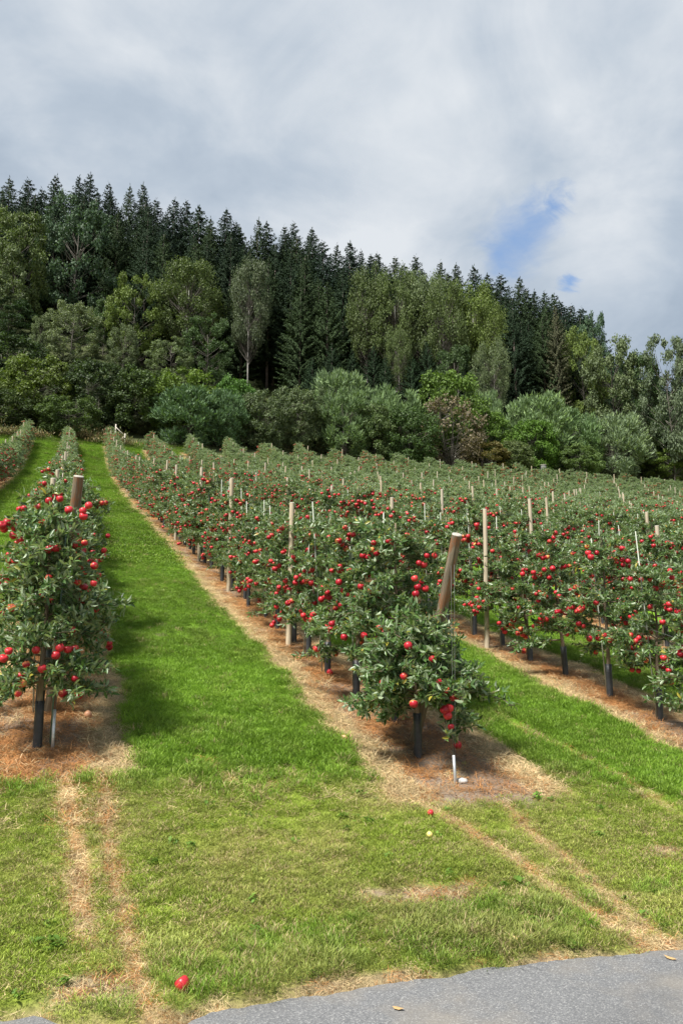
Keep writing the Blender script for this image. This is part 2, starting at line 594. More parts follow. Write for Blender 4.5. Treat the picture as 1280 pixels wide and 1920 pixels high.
# ground
m, t = material('ground_cover')
vc = t.n('ShaderNodeAttribute', attribute_name='cover').outputs['Color']
co = t.n('ShaderNodeTexCoord').outputs['Object']
a = t.noise(co, 2.2, 5, .65)
b = t.noise(co, 45, 5, .7)
d = t.noise(t.n('ShaderNodeMapping', inp={0: co, 2: (0, 0, .35), 3: (1, .35, 1)}).outputs[0], 160, 3, .6)
f = t.math('ADD', t.math('MULTIPLY', a, .5), t.math('ADD', t.math('MULTIPLY', b, .8), t.math('MULTIPLY', d, .7)))
c = t.mix(1.0, vc, t.ramp(t.rng(f, .6, 1.4), [(0, (.52, .5, .48)), (1, (1.38, 1.36, 1.3))]), 'MULTIPLY')
bp = t.n('ShaderNodeBump', inp={'Strength': .7, 'Distance': .02, 'Height': f}).outputs[0]
finish(t, t.n('ShaderNodeBsdfPrincipled', inp={'Base Color': c, 'Roughness': .92, 'Normal': bp, 'Specular IOR Level': .2}).outputs[0])
M['ground'] = m

# asphalt
m, t = material('asphalt')
co = t.n('ShaderNodeTexCoord').outputs['Object']
vor = t.n('ShaderNodeTexVoronoi', inp={'Vector': co, 'Scale': 210.0})
sp = t.n('ShaderNodeSeparateColor', inp={0: vor.outputs['Color']}).outputs[0]
a = t.noise(co, 1.6, 5, .6)
b = t.noise(co, 70, 3, .7)
c = t.ramp(sp, [(.0, (.090, .092, .096)), (.55, (.135, .138, .144)), (.86, (.175, .177, .18)), (.98, (.28, .28, .275))])
c = t.mix(t.rng(a, .48, .68, 0, .6), c, (.22, .195, .16))
c = t.mix(t.rng(t.noise(co, .9, 6, .7, .8), .52, .70, 0, .4), c, (.075, .075, .078))
bp = t.n('ShaderNodeBump', inp={'Strength': .55, 'Distance': .004, 'Height': t.math('ADD', vor.outputs['Distance'], b)}).outputs[0]
finish(t, t.n('ShaderNodeBsdfPrincipled', inp={'Base Color': c, 'Roughness': .85, 'Normal': bp}).outputs[0])
M['asphalt'] = m

# ------------------------------------------------------------------ ground sheet and road
def lines(parts):
    out = []
    for a, b, st in parts:
        out.append(np.arange(a, b, st))
    return np.concatenate(out)


geo = lambda a, b, n: a * (b / a) ** (np.arange(n) / n)
vl = np.concatenate([-geo(14, 1500, 26)[::-1], lines([(-13.7, -6, .3), (-6, 9, .07), (9, 66, .22)]), geo(66, 1500, 24), [1500]])
ul = np.concatenate([-geo(2, 800, 22)[::-1], lines([(-1.8, 2.8, .4), (2.8, 8.6, .06), (8.6, 20, .14), (20, 70, .4), (70, 140, 1.6)]), geo(140, 2200, 22), [2200]])
UU, VV = np.meshgrid(ul, vl, indexing='ij')
X, Y = xy_of(UU, VV)
Zg = terrain(X, Y)
nu, nv_ = UU.shape
idx = np.arange(nu * nv_).reshape(nu, nv_)
quads = np.stack([idx[:-1, :-1], idx[:-1, 1:], idx[1:, 1:], idx[1:, :-1]], -1).reshape(-1, 4)
gm_ = MB().add(np.stack([X, Y, Zg], -1).reshape(-1, 3), None, quads[:, ::-1])
gme = gm_.mesh('ground', [M['ground']])
colr = np.concatenate([ground_colour(UU.ravel(), VV.ravel()), np.ones((nu * nv_, 1))], 1).astype(np.float32)
at = gme.attributes.new('cover', 'FLOAT_COLOR', 'POINT')
at.data.foreach_set('color', colr.ravel())
if gme.polygons[len(gme.polygons) // 2].normal.z < 0:
    gme.flip_normals()
ground = tag(link('ground', gme), 'sloping orchard ground under grass and straw', None, None, 'structure')

# road: a sheet with a ragged edge along the grass
rv = np.concatenate([np.arange(-60, -4, 1.0), np.arange(-4, 8, .03), np.arange(8, 80, 1.0)])
edge_u = road_edge(rv) + .03 + .05 * (fbm(rv * 2.1, rv * 0 + 3) - .5) + .05 * (vnoise(rv * 9, rv * 0 + 1) - .5) + .02 * (vnoise(rv * 31, rv * 0) - .5)
cols_u = [0, -.02, -.3, -1.0, -2.0, -3.5, -5.5]
RV, K = np.meshgrid(rv, np.array(cols_u), indexing='ij')
RU = edge_u[:, None] + K
RXY = xy_of(RU, RV)
RZ = np.full(RU.shape, .012)
RZ[:, 0] = -.02
ri = np.arange(RU.size).reshape(RU.shape)
rq = np.stack([ri[:-1, :-1], ri[1:, :-1], ri[1:, 1:], ri[:-1, 1:]], -1).reshape(-1, 4)
rme = MB().add(np.stack([RXY[0], RXY[1], RZ], -1).reshape(-1, 3), None, rq).mesh('road', [M['asphalt']], False)
if rme.polygons[20].normal.z < 0:
    rme.flip_normals()
tag(link('road', rme), 'grey asphalt road with a ragged grassy edge', None, None, 'structure')

# ------------------------------------------------------------------ apple trees
LEAF_V = [(0, 0, 0), (.28, .155, .05), (.66, .15, .03), (.28, -.155, .05), (.66, -.15, .03), (.28, 0, -.03), (.68, 0, -.05), (1, 0, -.16)]
LEAF_T = [(0, 5, 1), (0, 3, 5), (2, 6, 7), (6, 4, 7)]
LEAF_Q = [(1, 5, 6, 2), (5, 3, 4, 6)]
APPLE_PROF = [(.001, .026), (.012, .031), (.026, .033), (.037, .024), (.041, .006), (.038, -.014), (.028, -.029), (.014, -.034), (.001, -.029)]


def unit(a):
    return a / np.maximum(np.linalg.norm(a, axis=-1, keepdims=True), 1e-9)


def apple_tree_geometry(seed, H=2.0, L0=.58, n_apples=40, n_lat=27, leaf=.072, zmin=.46, dens=1.45, skew=None, hmin=.0, taper=.62, extra=()):
    """spindle tree: leader, laterals with spurs, leaves in rosettes. Returns trunk MB, foliage MB and the apple spots"""
    r = np.random.default_rng(seed)
    tr, fo = MB(), MB()
    zz = np.linspace(-.08, H, 9)
    wob = np.cumsum(r.normal(0, .014, (9, 2)), 0) * np.clip((zz - .3) / .6, 0, 1)[:, None]
    lead = np.column_stack([wob[:, 0], wob[:, 1], zz])
    tr.tube(lead, np.interp(zz, [-.1, .4, H], [.032, .026, .006]), 7)
    P, D, N = [], [], []
    spots = []

    def put(p, axis, n, size_up=.6):
        for _ in range(n):
            d = unit(axis * r.uniform(.2, 1.0) + r.normal(0, .75, 3) + np.array([0, 0, .18]))
            nn = unit(np.array([0, 0, size_up]) + r.normal(0, .62, 3))
            P.append(p + r.normal(0, .012, 3))
            D.append(d)
            N.append(nn)

    ang = r.uniform(0, 6.28)
    for i in range(n_lat + len(extra)):
        f = (i + .5) / n_lat
        if i >= n_lat:
            f = .2
        z = zmin + (H - .12 - zmin) * f ** .95
        ang += 2.4 + r.normal(0, .35)
        L = L0 * (1 - taper * f ** 1.2) * r.uniform(.72, 1.2)
        if skew is not None:
            L *= 1 + skew[2] * max(0, cos(ang - skew[0])) * max(0, 1 - f / skew[1])
        base = np.array([np.interp(z, zz, lead[:, 0]), np.interp(z, zz, lead[:, 1]), z])
        dirv = np.array([cos(ang), sin(ang), 0])
        up = r.uniform(.1, .45)
        s = np.linspace(0, 1, 6)
        drp = r.uniform(.1, .45) if f < .7 else r.uniform(-.1, .2)
        pts = base + dirv * (L * s)[:, None] + np.array([0, 0, 1.]) * (L * (up * s - drp * s ** 2.2))[:, None] + np.cumsum(r.normal(0, .012, (6, 3)), 0)
        if i < n_lat:
            tr.tube(pts, np.linspace(.011, .003, 6), 4, cap=False)
        if i >= n_lat:
            zb, end = extra[i - n_lat]
            end = np.array(end)
            b0 = np.array([0, 0, zb])
            L = np.linalg.norm(end - b0)
            dirv = unit(np.array([end[0], end[1], 0]))
            ang = math.atan2(end[1], end[0])
            pts = b0 + (end - b0) * s[:, None] + np.array([0, 0, 1.]) * (.12 * np.sin(s * pi))[:, None]
            tr.tube(pts, np.linspace(.009, .003, 6), 4, cap=False)
        ns = max(5, int(L / .042 * dens))
        for q in r.uniform(.18, 1, ns):
            p = np.array([np.interp(q, s, pts[:, j]) for j in range(3)])
            put(p, dirv * .5 + np.array([0, 0, .25]), r.integers(4, 8))
            spots.append((p, q, f))
        for _ in range(int(5 * dens)):
            q = r.uniform(.25, 1)
            p = np.array([np.interp(q, s, pts[:, j]) for j in range(3)])
            a2 = ang + r.choice([-1, 1]) * r.uniform(.3, 1.2)
            d2 = unit(np.array([cos(a2), sin(a2), r.uniform(-.25, .75)]))
            l2 = r.uniform(.09, .27)
            e = p + d2 * l2 + np.array([0, 0, -.03])
            tr.tube([p, (p + e) / 2 + r.normal(0, .01, 3), e], [.005, .004, .002], 3, cap=False)
            for q2 in np.linspace(.25, 1, max(3, int(l2 / .036))):
                put(p + (e - p) * q2, d2, r.integers(3, 6))
            spots.append((e, min(1, q + .2), f))
    for _ in range(4):                                  # upright shoots at the top
        b = lead[-2] + r.normal(0, .03, 3)
        e = b + np.array([r.normal(0, .10), r.normal(0, .10), r.uniform(.15, .34)])
        tr.tube([b, e], [.005, .002], 3, cap=False)
        for q2 in np.linspace(.1, 1, 12):
            put(b + (e - b) * q2, unit(e - b), 3)
    P, D, N = np.array(P), np.array(D), np.array(N)
    S = leaf * r.uniform(.65, 1.2, len(P))
    fo.cards(P, D, N, S, LEAF_V, LEAF_T, LEAF_Q)
    cand = [s_ for s_ in spots if s_[1] > .55 and s_[2] > hmin]
    ap = []
    while len(ap) < n_apples and cand:
        p, q, f = cand[r.integers(len(cand))]
        out = unit(np.array([p[0], p[1], 0]))
        for _ in range(r.integers(1, 5)):
            a = p + out * r.uniform(-.03, .04) + r.normal(0, .032, 3) + np.array([0, 0, -.045])
            if all(np.linalg.norm(a - b) > .066 for b in ap):
                ap.append(a)
    return tr, fo, ap


apple_mb = MB()
apple_mb.lathe(APPLE_PROF, 12)
apple_mb.tube([(0, 0, .025), (.004, .002, .050)], [.0022, .0018], 4, mat=1)
APPLE_ME = apple_mb.mesh('apple', [M['apple'], M['stem']])


def add_apples(mb, ap, r, mat, low=True):
    prof = APPLE_PROF[1::2] if low else APPLE_PROF
    prof = [(.001, .026)] + list(prof) + [(.001, -.030)] if low else prof
    for a in ap:
        mb.lathe(np.array(prof) * r.uniform(.74, 1.05), 8, mat, a)


def guard_mb():
    g = MB()
    g.lathe([(.040, -.05), (.0395, .10), (.041, .21), (.039, .30), (.0405, .40), (.0365, .40), (.036, .22)], 10)
    return g


GUARD_ME = guard_mb().mesh('guard', [M['guard']])

# row list
ROWS = {-2: "the outermost row beyond the round pole", -1: "the row of the upright round pole", 0: "the row of the cracked leaning pole",
        1: "the first row behind the cracked leaning pole", 2: "the second row behind the cracked leaning pole", 3: "the third row behind the cracked leaning pole",
        4: "the fourth row behind the cracked leaning pole", 5: "the fifth row behind the cracked leaning pole", 6: "the sixth row behind the cracked leaning pole",
        7: "the seventh row behind the cracked leaning pole", 8: "the eighth row behind the cracked leaning pole"}
for k in range(9, 19):
    ROWS[k] = "the %s row behind the cracked leaning pole" % ordinal(k)

# prototypes of the trees (mesh sets)
SETS = []
for i in range(9):
    many = [88, 70, 104, 76, 92, 62, 54, 82, 110][i]
    tr, fo, ap = apple_tree_geometry(100 + i, H=[1.98, 2.06, 1.92, 2.08, 1.95, 2.02, 1.9, 1.98, 2.04][i], L0=[.56, .6, .54, .58, .62, .55, .57, .6, .56][i], n_apples=many, hmin=[0, .1, 0, .2, 0, .1, 0, .15, .3][i])
    r_ = np.random.default_rng(900 + i)
    fr = MB()
    add_apples(fr, ap, r_, 0)
    fr2 = MB()
    add_apples(fr2, ap[::4], r_, 0)
    SETS.append(dict(trunk=tr.mesh('trunk', [M['bark']]), foliage=fo.mesh('foliage', [M['apple_leaf']]), fruit=fr.mesh('fruit', [M['apple']]), fruit_few=fr2.mesh('fruit', [M['apple']]), foliage_far=fo.mesh('foliage', [M['apple_leaf_far']]), ap=ap, tr=tr, fo=fo, fr=fr))


def add_apple_children(t_, ap, seed):
    r_ = np.random.default_rng(seed)
    for a in ap:
        o = link('apple', APPLE_ME, t_, tuple(a))
        o.rotation_euler = (r_.normal(0, .35), r_.normal(0, .35), r_.uniform(0, 6.28))
        s_ = r_.uniform(.70, 1.0)
        o.scale = (s_, s_, s_ * r_.uniform(.92, 1.02))


def make_tree(setd, loc, rz, sc, individual, seed):
    t_ = bpy.data.objects.new('apple_tree', None)
    t_.empty_display_size = .2
    C.objects.link(t_)
    t_.location, t_.rotation_euler, t_.scale = loc, (random.gauss(0, .02), random.gauss(0, .02), rz), sc
    link('trunk', setd['trunk'], t_)
    tag(link('foliage', setd['foliage'], t_), kind='stuff')
    link('guard', GUARD_ME, t_)
    if individual:
        add_apple_children(t_, setd['ap'], seed)
    else:
        tag(link('fruit', setd['fruit'], t_), kind='stuff')
    return t_


# where each tree of each row stands
FRONT = {(-1, 0): (70, 1404), (0, 0): (783, 1420), (0, 1): (740, 1356)}
END_U = {-1: 7.36, 0: 6.80}
spots = []
for k in range(-2, 19):
    u = END_U.get(k, 5.68 if k > 0 else 7.0)
    n = 0
    while u < 67.6:
        v = V0 + DV * k + random.gauss(0, .035)
        uu = u + (random.gauss(0, .04) if n else 0)
        x, y = xy_of(uu, v)
        if (k, n) in FRONT:
            x, y = px_ground(*FRONT[(k, n)])
        z = gz(x, y)
        a, b_, d_ = project((x, y, z))
        t1 = project((x, y, z + 2.2))
        if y > 1 and -90 < a < 1380 and t1[1] < 1920:
            spots.append(dict(k=k, u=uu, x=x, y=y, z=z, d=d_, px=a, infr=(-60 < a < 1340)))
        u += .85
        n += 1
spots.sort(key=lambda s: (not s['infr'], s['d']))
near, rest = spots[:300], spots[300:]
cnt = {}
for s in sorted(near, key=lambda s: (s['k'], s['u'])):
    cnt[s['k']] = cnt.get(s['k'], 0) + 1
    s['n'] = cnt[s['k']]

# explicit apples on the two front trees and the one behind, read off the photograph
A_PX = [(130, 957), (156, 958), (167, 948), (157, 968), (108, 998), (80, 980), (106, 1028), (92, 1030), (140, 1021), (150, 1019), (159, 1018), (92, 1084), (145, 1091), (157, 1101), (176, 1094), (155, 1125), (22, 1140), (177, 1061),
        (17, 1221), (68, 1219), (113, 1215), (128, 1218), (141, 1216), (80, 1254), (136, 1181), (141, 1273), (118, 1300), (147, 1304), (42, 1281), (35, 1300), (39, 1268), (50, 1246), (7, 1235), (105, 1229)]
B_PX = [(765, 1211), (810, 1236), (757, 1268),
        (820, 1278), (836, 1294), (849, 1309), (861, 1309), (833, 1331), (842, 1328), (839, 1342), (845, 1363), (717, 1281), (775, 1320)]
B2_PX = [(777, 1085), (790, 1091), (783, 1101), (797, 1104), (779, 1114), (800, 1042), (814, 1042), (785, 1056), (794, 1059), (766, 1183), (760, 1174), (762, 1005), (736, 1018), (700, 1018), (690, 1045), (706, 1037), (655, 1070), (697, 1031), (680, 1042), (712, 1176), (682, 1192), (720, 1187), (645, 1195), (676, 1100), (690, 1110), (728, 1015), (668, 1120), (622, 1170)]


def px_apples(lst, cx, cy, cz, rad, tilt):
    out = []
    for a, b_ in lst:
        d = px_ray(a, b_)
        best = None
        # the near side of the crown: a cone narrowing upwards
        for tt in np.arange(cy - 1.0, cy + .6, .02):
            p = d * (tt / d[1]) + np.array([0, 0, CAM_H])
            h = p[2] - cz
            rr = rad * (1 - tilt * max(0, h - .5)) + .03
            if math.hypot(p[0] - cx, p[1] - cy) < rr:
                best = p + np.array([d[0], d[1], d[2]]) * .07
                break
        if best is None:
            tt = cy - .12
            best = d * (tt / d[1]) + np.array([0, 0, CAM_H])
        out.append(best - np.array([cx, cy, cz]))
    return out


for s in near:
    k, n = s['k'], s['n']
    lab = "apple tree %s from the near end of %s" % (ordinal(n), ROWS[k])
    loc = (s['x'], s['y'], s['z'])
    special = None
    if k == -1 and n == 1:
        special = apple_tree_geometry(501, H=2.12, L0=.42, n_apples=0, n_lat=34, leaf=.074, zmin=.50, dens=1.9, taper=.66, extra=((1.05, (.52, .05, 1.22)), (.6, (.36, -.25, .40)), (.62, (-.25, -.3, .38)), (.6, (-.36, -.1, .45))))
        ap = px_apples(A_PX, s['x'], s['y'], s['z'], .42, .36)
        lab = "apple tree with red apples at its row end, before the upright round pole"
    elif k == 0 and n == 1:
        special = apple_tree_geometry(502, H=1.26, L0=.60, n_apples=0, n_lat=28, leaf=.080, zmin=.44, dens=1.9, extra=((.62, (.30, -.32, .20)), (.6, (.42, -.2, .30)), (.7, (.62, -.05, .62)), (.55, (-.5, -.2, .42))), skew=(-.35, .55, .45))
        ap = px_apples(B_PX, s['x'], s['y'], s['z'], .58, .30)
        lab = "low bushy apple tree wrapped around the cracked leaning pole at its row end"
    elif k == 0 and n == 2:
        special = apple_tree_geometry(503, H=2.1, L0=.66, n_apples=0, n_lat=34, leaf=.078, zmin=.45, dens=1.8)
        ap = px_apples(B2_PX, s['x'], s['y'], s['z'], .52, .30)
        lab = "tall apple tree right behind the cracked leaning pole, second in its row"
    if special:
        sd_ = dict(trunk=special[0].mesh('trunk', [M['bark']]), foliage=special[1].mesh('foliage', [M['apple_leaf']]), ap=ap)
        t_ = make_tree(sd_, loc, 0, (1, 1, 1), True, 40 + n)
        t_.rotation_euler = (0, 0, 0)
    else:
        sc = random.uniform(.92, 1.1)
        st = random.choice(SETS)
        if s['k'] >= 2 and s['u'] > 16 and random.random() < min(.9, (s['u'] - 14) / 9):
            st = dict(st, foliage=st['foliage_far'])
        if s['k'] >= 3 and s['u'] > 13 and random.random() < .75:
            st = dict(st, fruit=st['fruit_few'])
        t_ = make_tree(st, loc, random.uniform(0, 6.28), (sc * random.uniform(.92, 1.1), sc * random.uniform(.92, 1.1), sc), s['d'] < 12.6, int(s['d'] * 100))
    tag(t_, lab, 'apple tree', 'apple trees in the orchard rows')


# all the trees farther up: one object that nobody could count
def gn_scatter(name, pts, scale, rot, index, tint, protos, mat=None):
    """points carrying scale, rotation, prototype index and tint; a node group sets the prototypes on them"""
    me = bpy.data.meshes.new(name)
    me.vertices.add(len(pts))
    me.vertices.foreach_set('co', np.asarray(pts, np.float32).ravel())
    for nm, ty, arr, key in (('sca', 'FLOAT_VECTOR', scale, 'vector'), ('rot', 'FLOAT_VECTOR', rot, 'vector'), ('tint', 'FLOAT_VECTOR', tint, 'vector')):
        a_ = me.attributes.new(nm, ty, 'POINT')
        a_.data.foreach_set(key, np.asarray(arr, np.float32).ravel())
    a_ = me.attributes.new('idx', 'INT', 'POINT')
    a_.data.foreach_set('value', np.asarray(index, np.int32))
    o = link(name, me)
    coll = bpy.data.collections.new(name + '_sources')
    for i, pm in enumerate(protos):
        coll.objects.link(bpy.data.objects.new('source_%s_%02d' % (name, i), pm))
    ng = bpy.data.node_groups.new(name + '_scatter', 'GeometryNodeTree')
    ng.interface.new_socket('Geometry', in_out='INPUT', socket_type='NodeSocketGeometry')
    ng.interface.new_socket('Geometry', in_out='OUTPUT', socket_type='NodeSocketGeometry')
    N_ = ng.nodes
    gi, go = N_.new('NodeGroupInput'), N_.new('NodeGroupOutput')
    ci = N_.new('GeometryNodeCollectionInfo')
    ci.inputs['Collection'].default_value = coll
    ci.inputs['Separate Children'].default_value = True
    ci.inputs['Reset Children'].default_value = True
    iop = N_.new('GeometryNodeInstanceOnPoints')
    iop.inputs['Pick Instance'].default_value = True

    def attr(nm, ty):
        a2 = N_.new('GeometryNodeInputNamedAttribute')
        a2.data_type = ty
        a2.inputs['Name'].default_value = nm
        return next(s_ for s_ in a2.outputs if s_.enabled and s_.name == 'Attribute')
    L = ng.links.new
    L(gi.outputs[0], iop.inputs['Points'])
    L(ci.outputs[0], iop.inputs['Instance'])
    L(attr('idx', 'INT'), iop.inputs['Instance Index'])
    e2r = N_.new('FunctionNodeEulerToRotation')
    L(attr('rot', 'FLOAT_VECTOR'), e2r.inputs[0])
    L(e2r.outputs[0], iop.inputs['Rotation'])
    L(attr('sca', 'FLOAT_VECTOR'), iop.inputs['Scale'])
    L(iop.outputs[0], go.inputs[0])
    md = o.modifiers.new('scatter', 'NODES')
    md.node_group = ng
    return o


protos = []
for i, st in enumerate(SETS):
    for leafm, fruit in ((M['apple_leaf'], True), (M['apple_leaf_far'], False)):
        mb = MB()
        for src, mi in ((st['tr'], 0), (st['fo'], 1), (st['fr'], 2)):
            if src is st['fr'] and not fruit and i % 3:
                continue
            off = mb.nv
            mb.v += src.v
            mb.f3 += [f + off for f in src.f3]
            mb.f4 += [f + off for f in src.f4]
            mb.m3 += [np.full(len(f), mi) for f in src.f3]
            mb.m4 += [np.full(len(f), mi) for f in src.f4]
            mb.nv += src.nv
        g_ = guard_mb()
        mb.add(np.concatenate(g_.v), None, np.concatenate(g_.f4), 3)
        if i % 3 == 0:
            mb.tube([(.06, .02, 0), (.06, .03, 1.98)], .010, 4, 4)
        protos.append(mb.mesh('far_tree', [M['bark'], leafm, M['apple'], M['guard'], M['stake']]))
pts, sca, rot, ix, tint = [], [], [], [], []
for s in rest:
    pts.append((s['x'], s['y'], s['z']))
    q = random.uniform(.88, 1.05)
    sca.append((q * 1.1, q * 1.1, q * 1.02))
    rot.append((0, 0, random.uniform(0, 6.28)))
    fruit = random.random() < (.85 if s['k'] <= 2 else .2) * (1.0 if s['u'] < 30 else .45 if s['u'] < 40 else .06)
    ix.append(random.randrange(9) * 2 + (0 if fruit else 1))
    tint.append((1, 1, 1))
tag(gn_scatter('orchard_trees', pts, sca, rot, ix, tint, protos), 'apple trees of the orchard rows farther up the slope', None, None, 'stuff')

# ------------------------------------------------------------------ posts, stakes, poles
def post_mesh(h, r, seed, mats, sides=10):
    rr = np.random.default_rng(seed)
    mb = MB()
    zz = np.linspace(-.15, h, 7)
    p = np.column_stack([np.cumsum(rr.normal(0, .003, 7)), np.cumsum(rr.normal(0, .003, 7)), zz])
    mb.tube(p, np.linspace(r * 1.08, r * .94, 7), sides, 0, cap=False)
    # bevelled, slightly hollow cut top
    top = p[-1]
    mb.lathe([(r * .94, 0), (r * .86, .008), (r * .5, .006), (.0005, .009)], sides, 1, top)
    return mb.mesh('wooden_post', mats)


POSTS = [post_mesh(2.24, .039, i, [M['post'], M['cut_end']]) for i in range(4)]
np_ = {}
for k in range(-2, 19):
    for u in np.arange(10.75 - 4.1, 67.5, 4.1):
        if k in (-1, 0, 1) and u < 8:
            continue
        uu = u + random.gauss(0, .12) if u > 12 else u + .1
        if k == 1 and abs(u - 10.75) < .1:
            uu = u - .12
        x, y = xy_of(uu, V0 + DV * k + (-.34 if k == 1 and u < 12 else -.10 if k == 0 else -.04) + random.gauss(0, .03))
        z = gz(x, y)
        a, b_, d_ = project((x, y, z + 2.2))
        if y < 2 or not (-5 < a < 1285):
            continue
        o = link('wooden_post', POSTS[random.randrange(4)], None, (x, y, z))
        o.rotation_euler = (random.gauss(0, .02), random.gauss(0, .02), random.uniform(0, 6.28))
        q = random.uniform(.93, 1.05)
        o.scale = (random.uniform(.85, 1.1),) * 2 + (q,)
        np_[k] = np_.get(k, 0) + 1
        tag(o, "pale post, %s from the near end of %s" % (ordinal(np_[k]), ROWS[k]), 'post', 'trellis posts in the orchard rows')

stk_me = MB().tube([(0, 0, -.1), (.004, .003, 1.0), (0, .01, 2.0)], [.0085, .008, .007], 6).mesh('support_stake', [M['stake']])
for s in near:
    if s['d'] > 20 or s['n'] == 1 and s['k'] in (-1, 0):
        continue
    o = link('support_stake', stk_me, None, (s['x'] + random.uniform(-.04, .04) - .05, s['y'] + random.uniform(-.05, .05), s['z']))
    o.rotation_euler = (random.gauss(0, .025), random.gauss(0, .025), random.uniform(0, 6))
    o.scale = (1, 1, random.uniform(.88, 1.12))
    tag(o, "thin stake beside the %s apple tree of %s" % (ordinal(s['n']), ROWS[s['k']]), 'stake', 'thin stakes beside the apple trees')


# thin trellis wires along the nearest rows
for k in (-1, 0, 1, 2):
    for hgt, wn in ((1.05, 'lower'), (1.85, 'upper')):
        uu = np.arange({-1: 8.2, 0: 7.6}.get(k, 5.5), 32, .7)
        wx, wy = xy_of(uu, np.full(len(uu), V0 + DV * k - .05))
        wz = np.interp(uu, _fu, _fg) + hgt
        pts_ = np.column_stack([wx, wy, wz])
        o = link('trellis_wire', MB().tube(pts_ - pts_[0], .0017, 4).mesh('trellis_wire', [M['wire']]), None, tuple(pts_[0]))
        tag(o, '%s thin wire running through %s' % (wn, ROWS[k]), 'wire', 'trellis wires along the nearest rows')


def slanted_pole(name, base, top, r0, r1, seed):
    base, top = np.array(base), np.array(top)
    rr = np.random.default_rng(seed)
    n = 10
    s = np.linspace(0, 1, n)
    L = np.linalg.norm(top - base)
    sides = 14
    mb = MB()
    zz = s * L
    ring_r = np.linspace(r0, r1, n)[:, None] * (1 + rr.normal(0, .012, (n, sides)) + .03 * np.sin(np.arange(sides) * 2 * pi / sides * 2 + 1)[None])
    a = np.arange(sides) * 2 * pi / sides
    bend = .012 * np.sin(s * pi)
    V = np.stack([ring_r * np.cos(a) + bend[:, None], ring_r * np.sin(a), np.repeat(zz[:, None], sides, 1)], -1).reshape(-1, 3)
    q = [(i * sides + j, i * sides + (j + 1) % sides, (i + 1) * sides + (j + 1) % sides, (i + 1) * sides + j) for i in range(n - 1) for j in range(sides)]
    mb.add(V, None, q, 0)
    mb.lathe([(r1 * 1.0, 0), (r1 * .92, .010), (r1 * .6, .007), (.0005, .012)], sides, 1, (bend[-1], 0, L))
    o = link(name, mb.mesh(name, [M['pole'], M['cut_end']]), None, tuple(base))
    o.rotation_euler = Vector(tuple(top - base)).to_track_quat('Z', 'Y').to_euler()
    return o


def at_depth(px, py, y):
    d = px_ray(px, py)
    return d * (y / d[1]) + np.array([0, 0, CAM_H])


bA = np.array(xy_of(8.25, -.06))
pole_a = slanted_pole('wooden_pole', (bA[0], bA[1], gz(*bA) - .2), at_depth(148, 894, 7.15), .052, .048, 1)
tag(pole_a, 'upright round wooden pole with a grey cut top, leaning slightly over its apple tree', 'pole', 'thick end poles of the rows')
bB = px_ground(768, 1388)
pole_b = slanted_pole('wooden_pole', (bB[0], bB[1], gz(*bB) - .2), at_depth(856, 1003, 7.0), .054, .047, 2)
tag(pole_b, 'cracked reddish brown wooden pole leaning sharply out of the middle row', 'pole', 'thick end poles of the rows')


def rod(name, base, top, r, mat, sides=8):
    b, t2 = np.array(base), np.array(top)
    mb = MB().tube([t2 * 0, (t2 - b) * .5, t2 - b], r, sides)
    return link(name, mb.mesh(name, [mat]), None, tuple(b))


gB = px_ground(854, 1470)
pB = np.array([gB[0], gB[1], gz(*gB)])
topB = at_depth(850, 1416, gB[1])
tag(rod('metal_pipe', pB - [0, 0, .1], topB, .013, M['galv'], 12), 'short galvanised anchor pipe in bare soil below the cracked leaning pole', 'pipe', 'galvanised anchor pipes')
wtop = at_depth(846, 1052, 7.08)
for i, (dx, lab) in enumerate(((-.004, 'lower'), (.012, 'upper'))):
    t2 = wtop + np.array([dx * 2, -.01, .05 * i])
    b2 = topB + np.array([dx, 0, -.01])
    s = np.linspace(0, 1, 6)[:, None]
    pts_ = b2 + (t2 - b2) * s - np.array([0, 0, .02]) * np.sin(s * pi)
    o = link('anchor_wire', MB().tube(pts_ - pts_[0], .0013, 5).mesh('anchor_wire', [M['wire']]), None, tuple(pts_[0]))
    tag(o, '%s of the two thin wires strung from the short pipe to the leaning pole' % lab, 'wire', 'anchor wires on the leaning pole')
gA = px_ground(99, 1405)
pA = np.array([gA[0], gA[1], gz(*gA)])
tag(rod('metal_pipe', pA - [0, 0, .1], at_depth(103, 1330, gA[1]), .014, M['galv'], 12), 'galvanised pipe standing beside the black tree guard under the round pole', 'pipe', 'galvanised anchor pipes')
gA2 = px_ground(94, 1398)
tag(rod('green_rod', np.array([gA2[0], gA2[1], gz(*gA2) - .05]), at_depth(124, 1000, gA2[1] - .1), .008, M['green_rod'], 7), 'thin green rod rising along the apple tree beside the galvanised pipe', 'rod')
# a second trunk stub beside the front tree guard in the left row
gT = px_ground(80, 1372)
# stone beside the pipe
sx, sy = px_ground(864, 1466)
mb = MB().lathe([(.001, -.02), (.045, -.015), (.055, .006), (.04, .026), (.001, .034)], 10)
V = mb.v[0]
V *= (1 + .14 * (np.random.default_rng(3).random(V.shape) - .5))
V[:, 0] *= 1.15
V[:, 1] *= .7
tag(link('stone', mb.mesh('stone', [M['stone']]), None, (sx, sy, gz(sx, sy))), 'pale grey stone lying beside the short anchor pipe', 'stone')

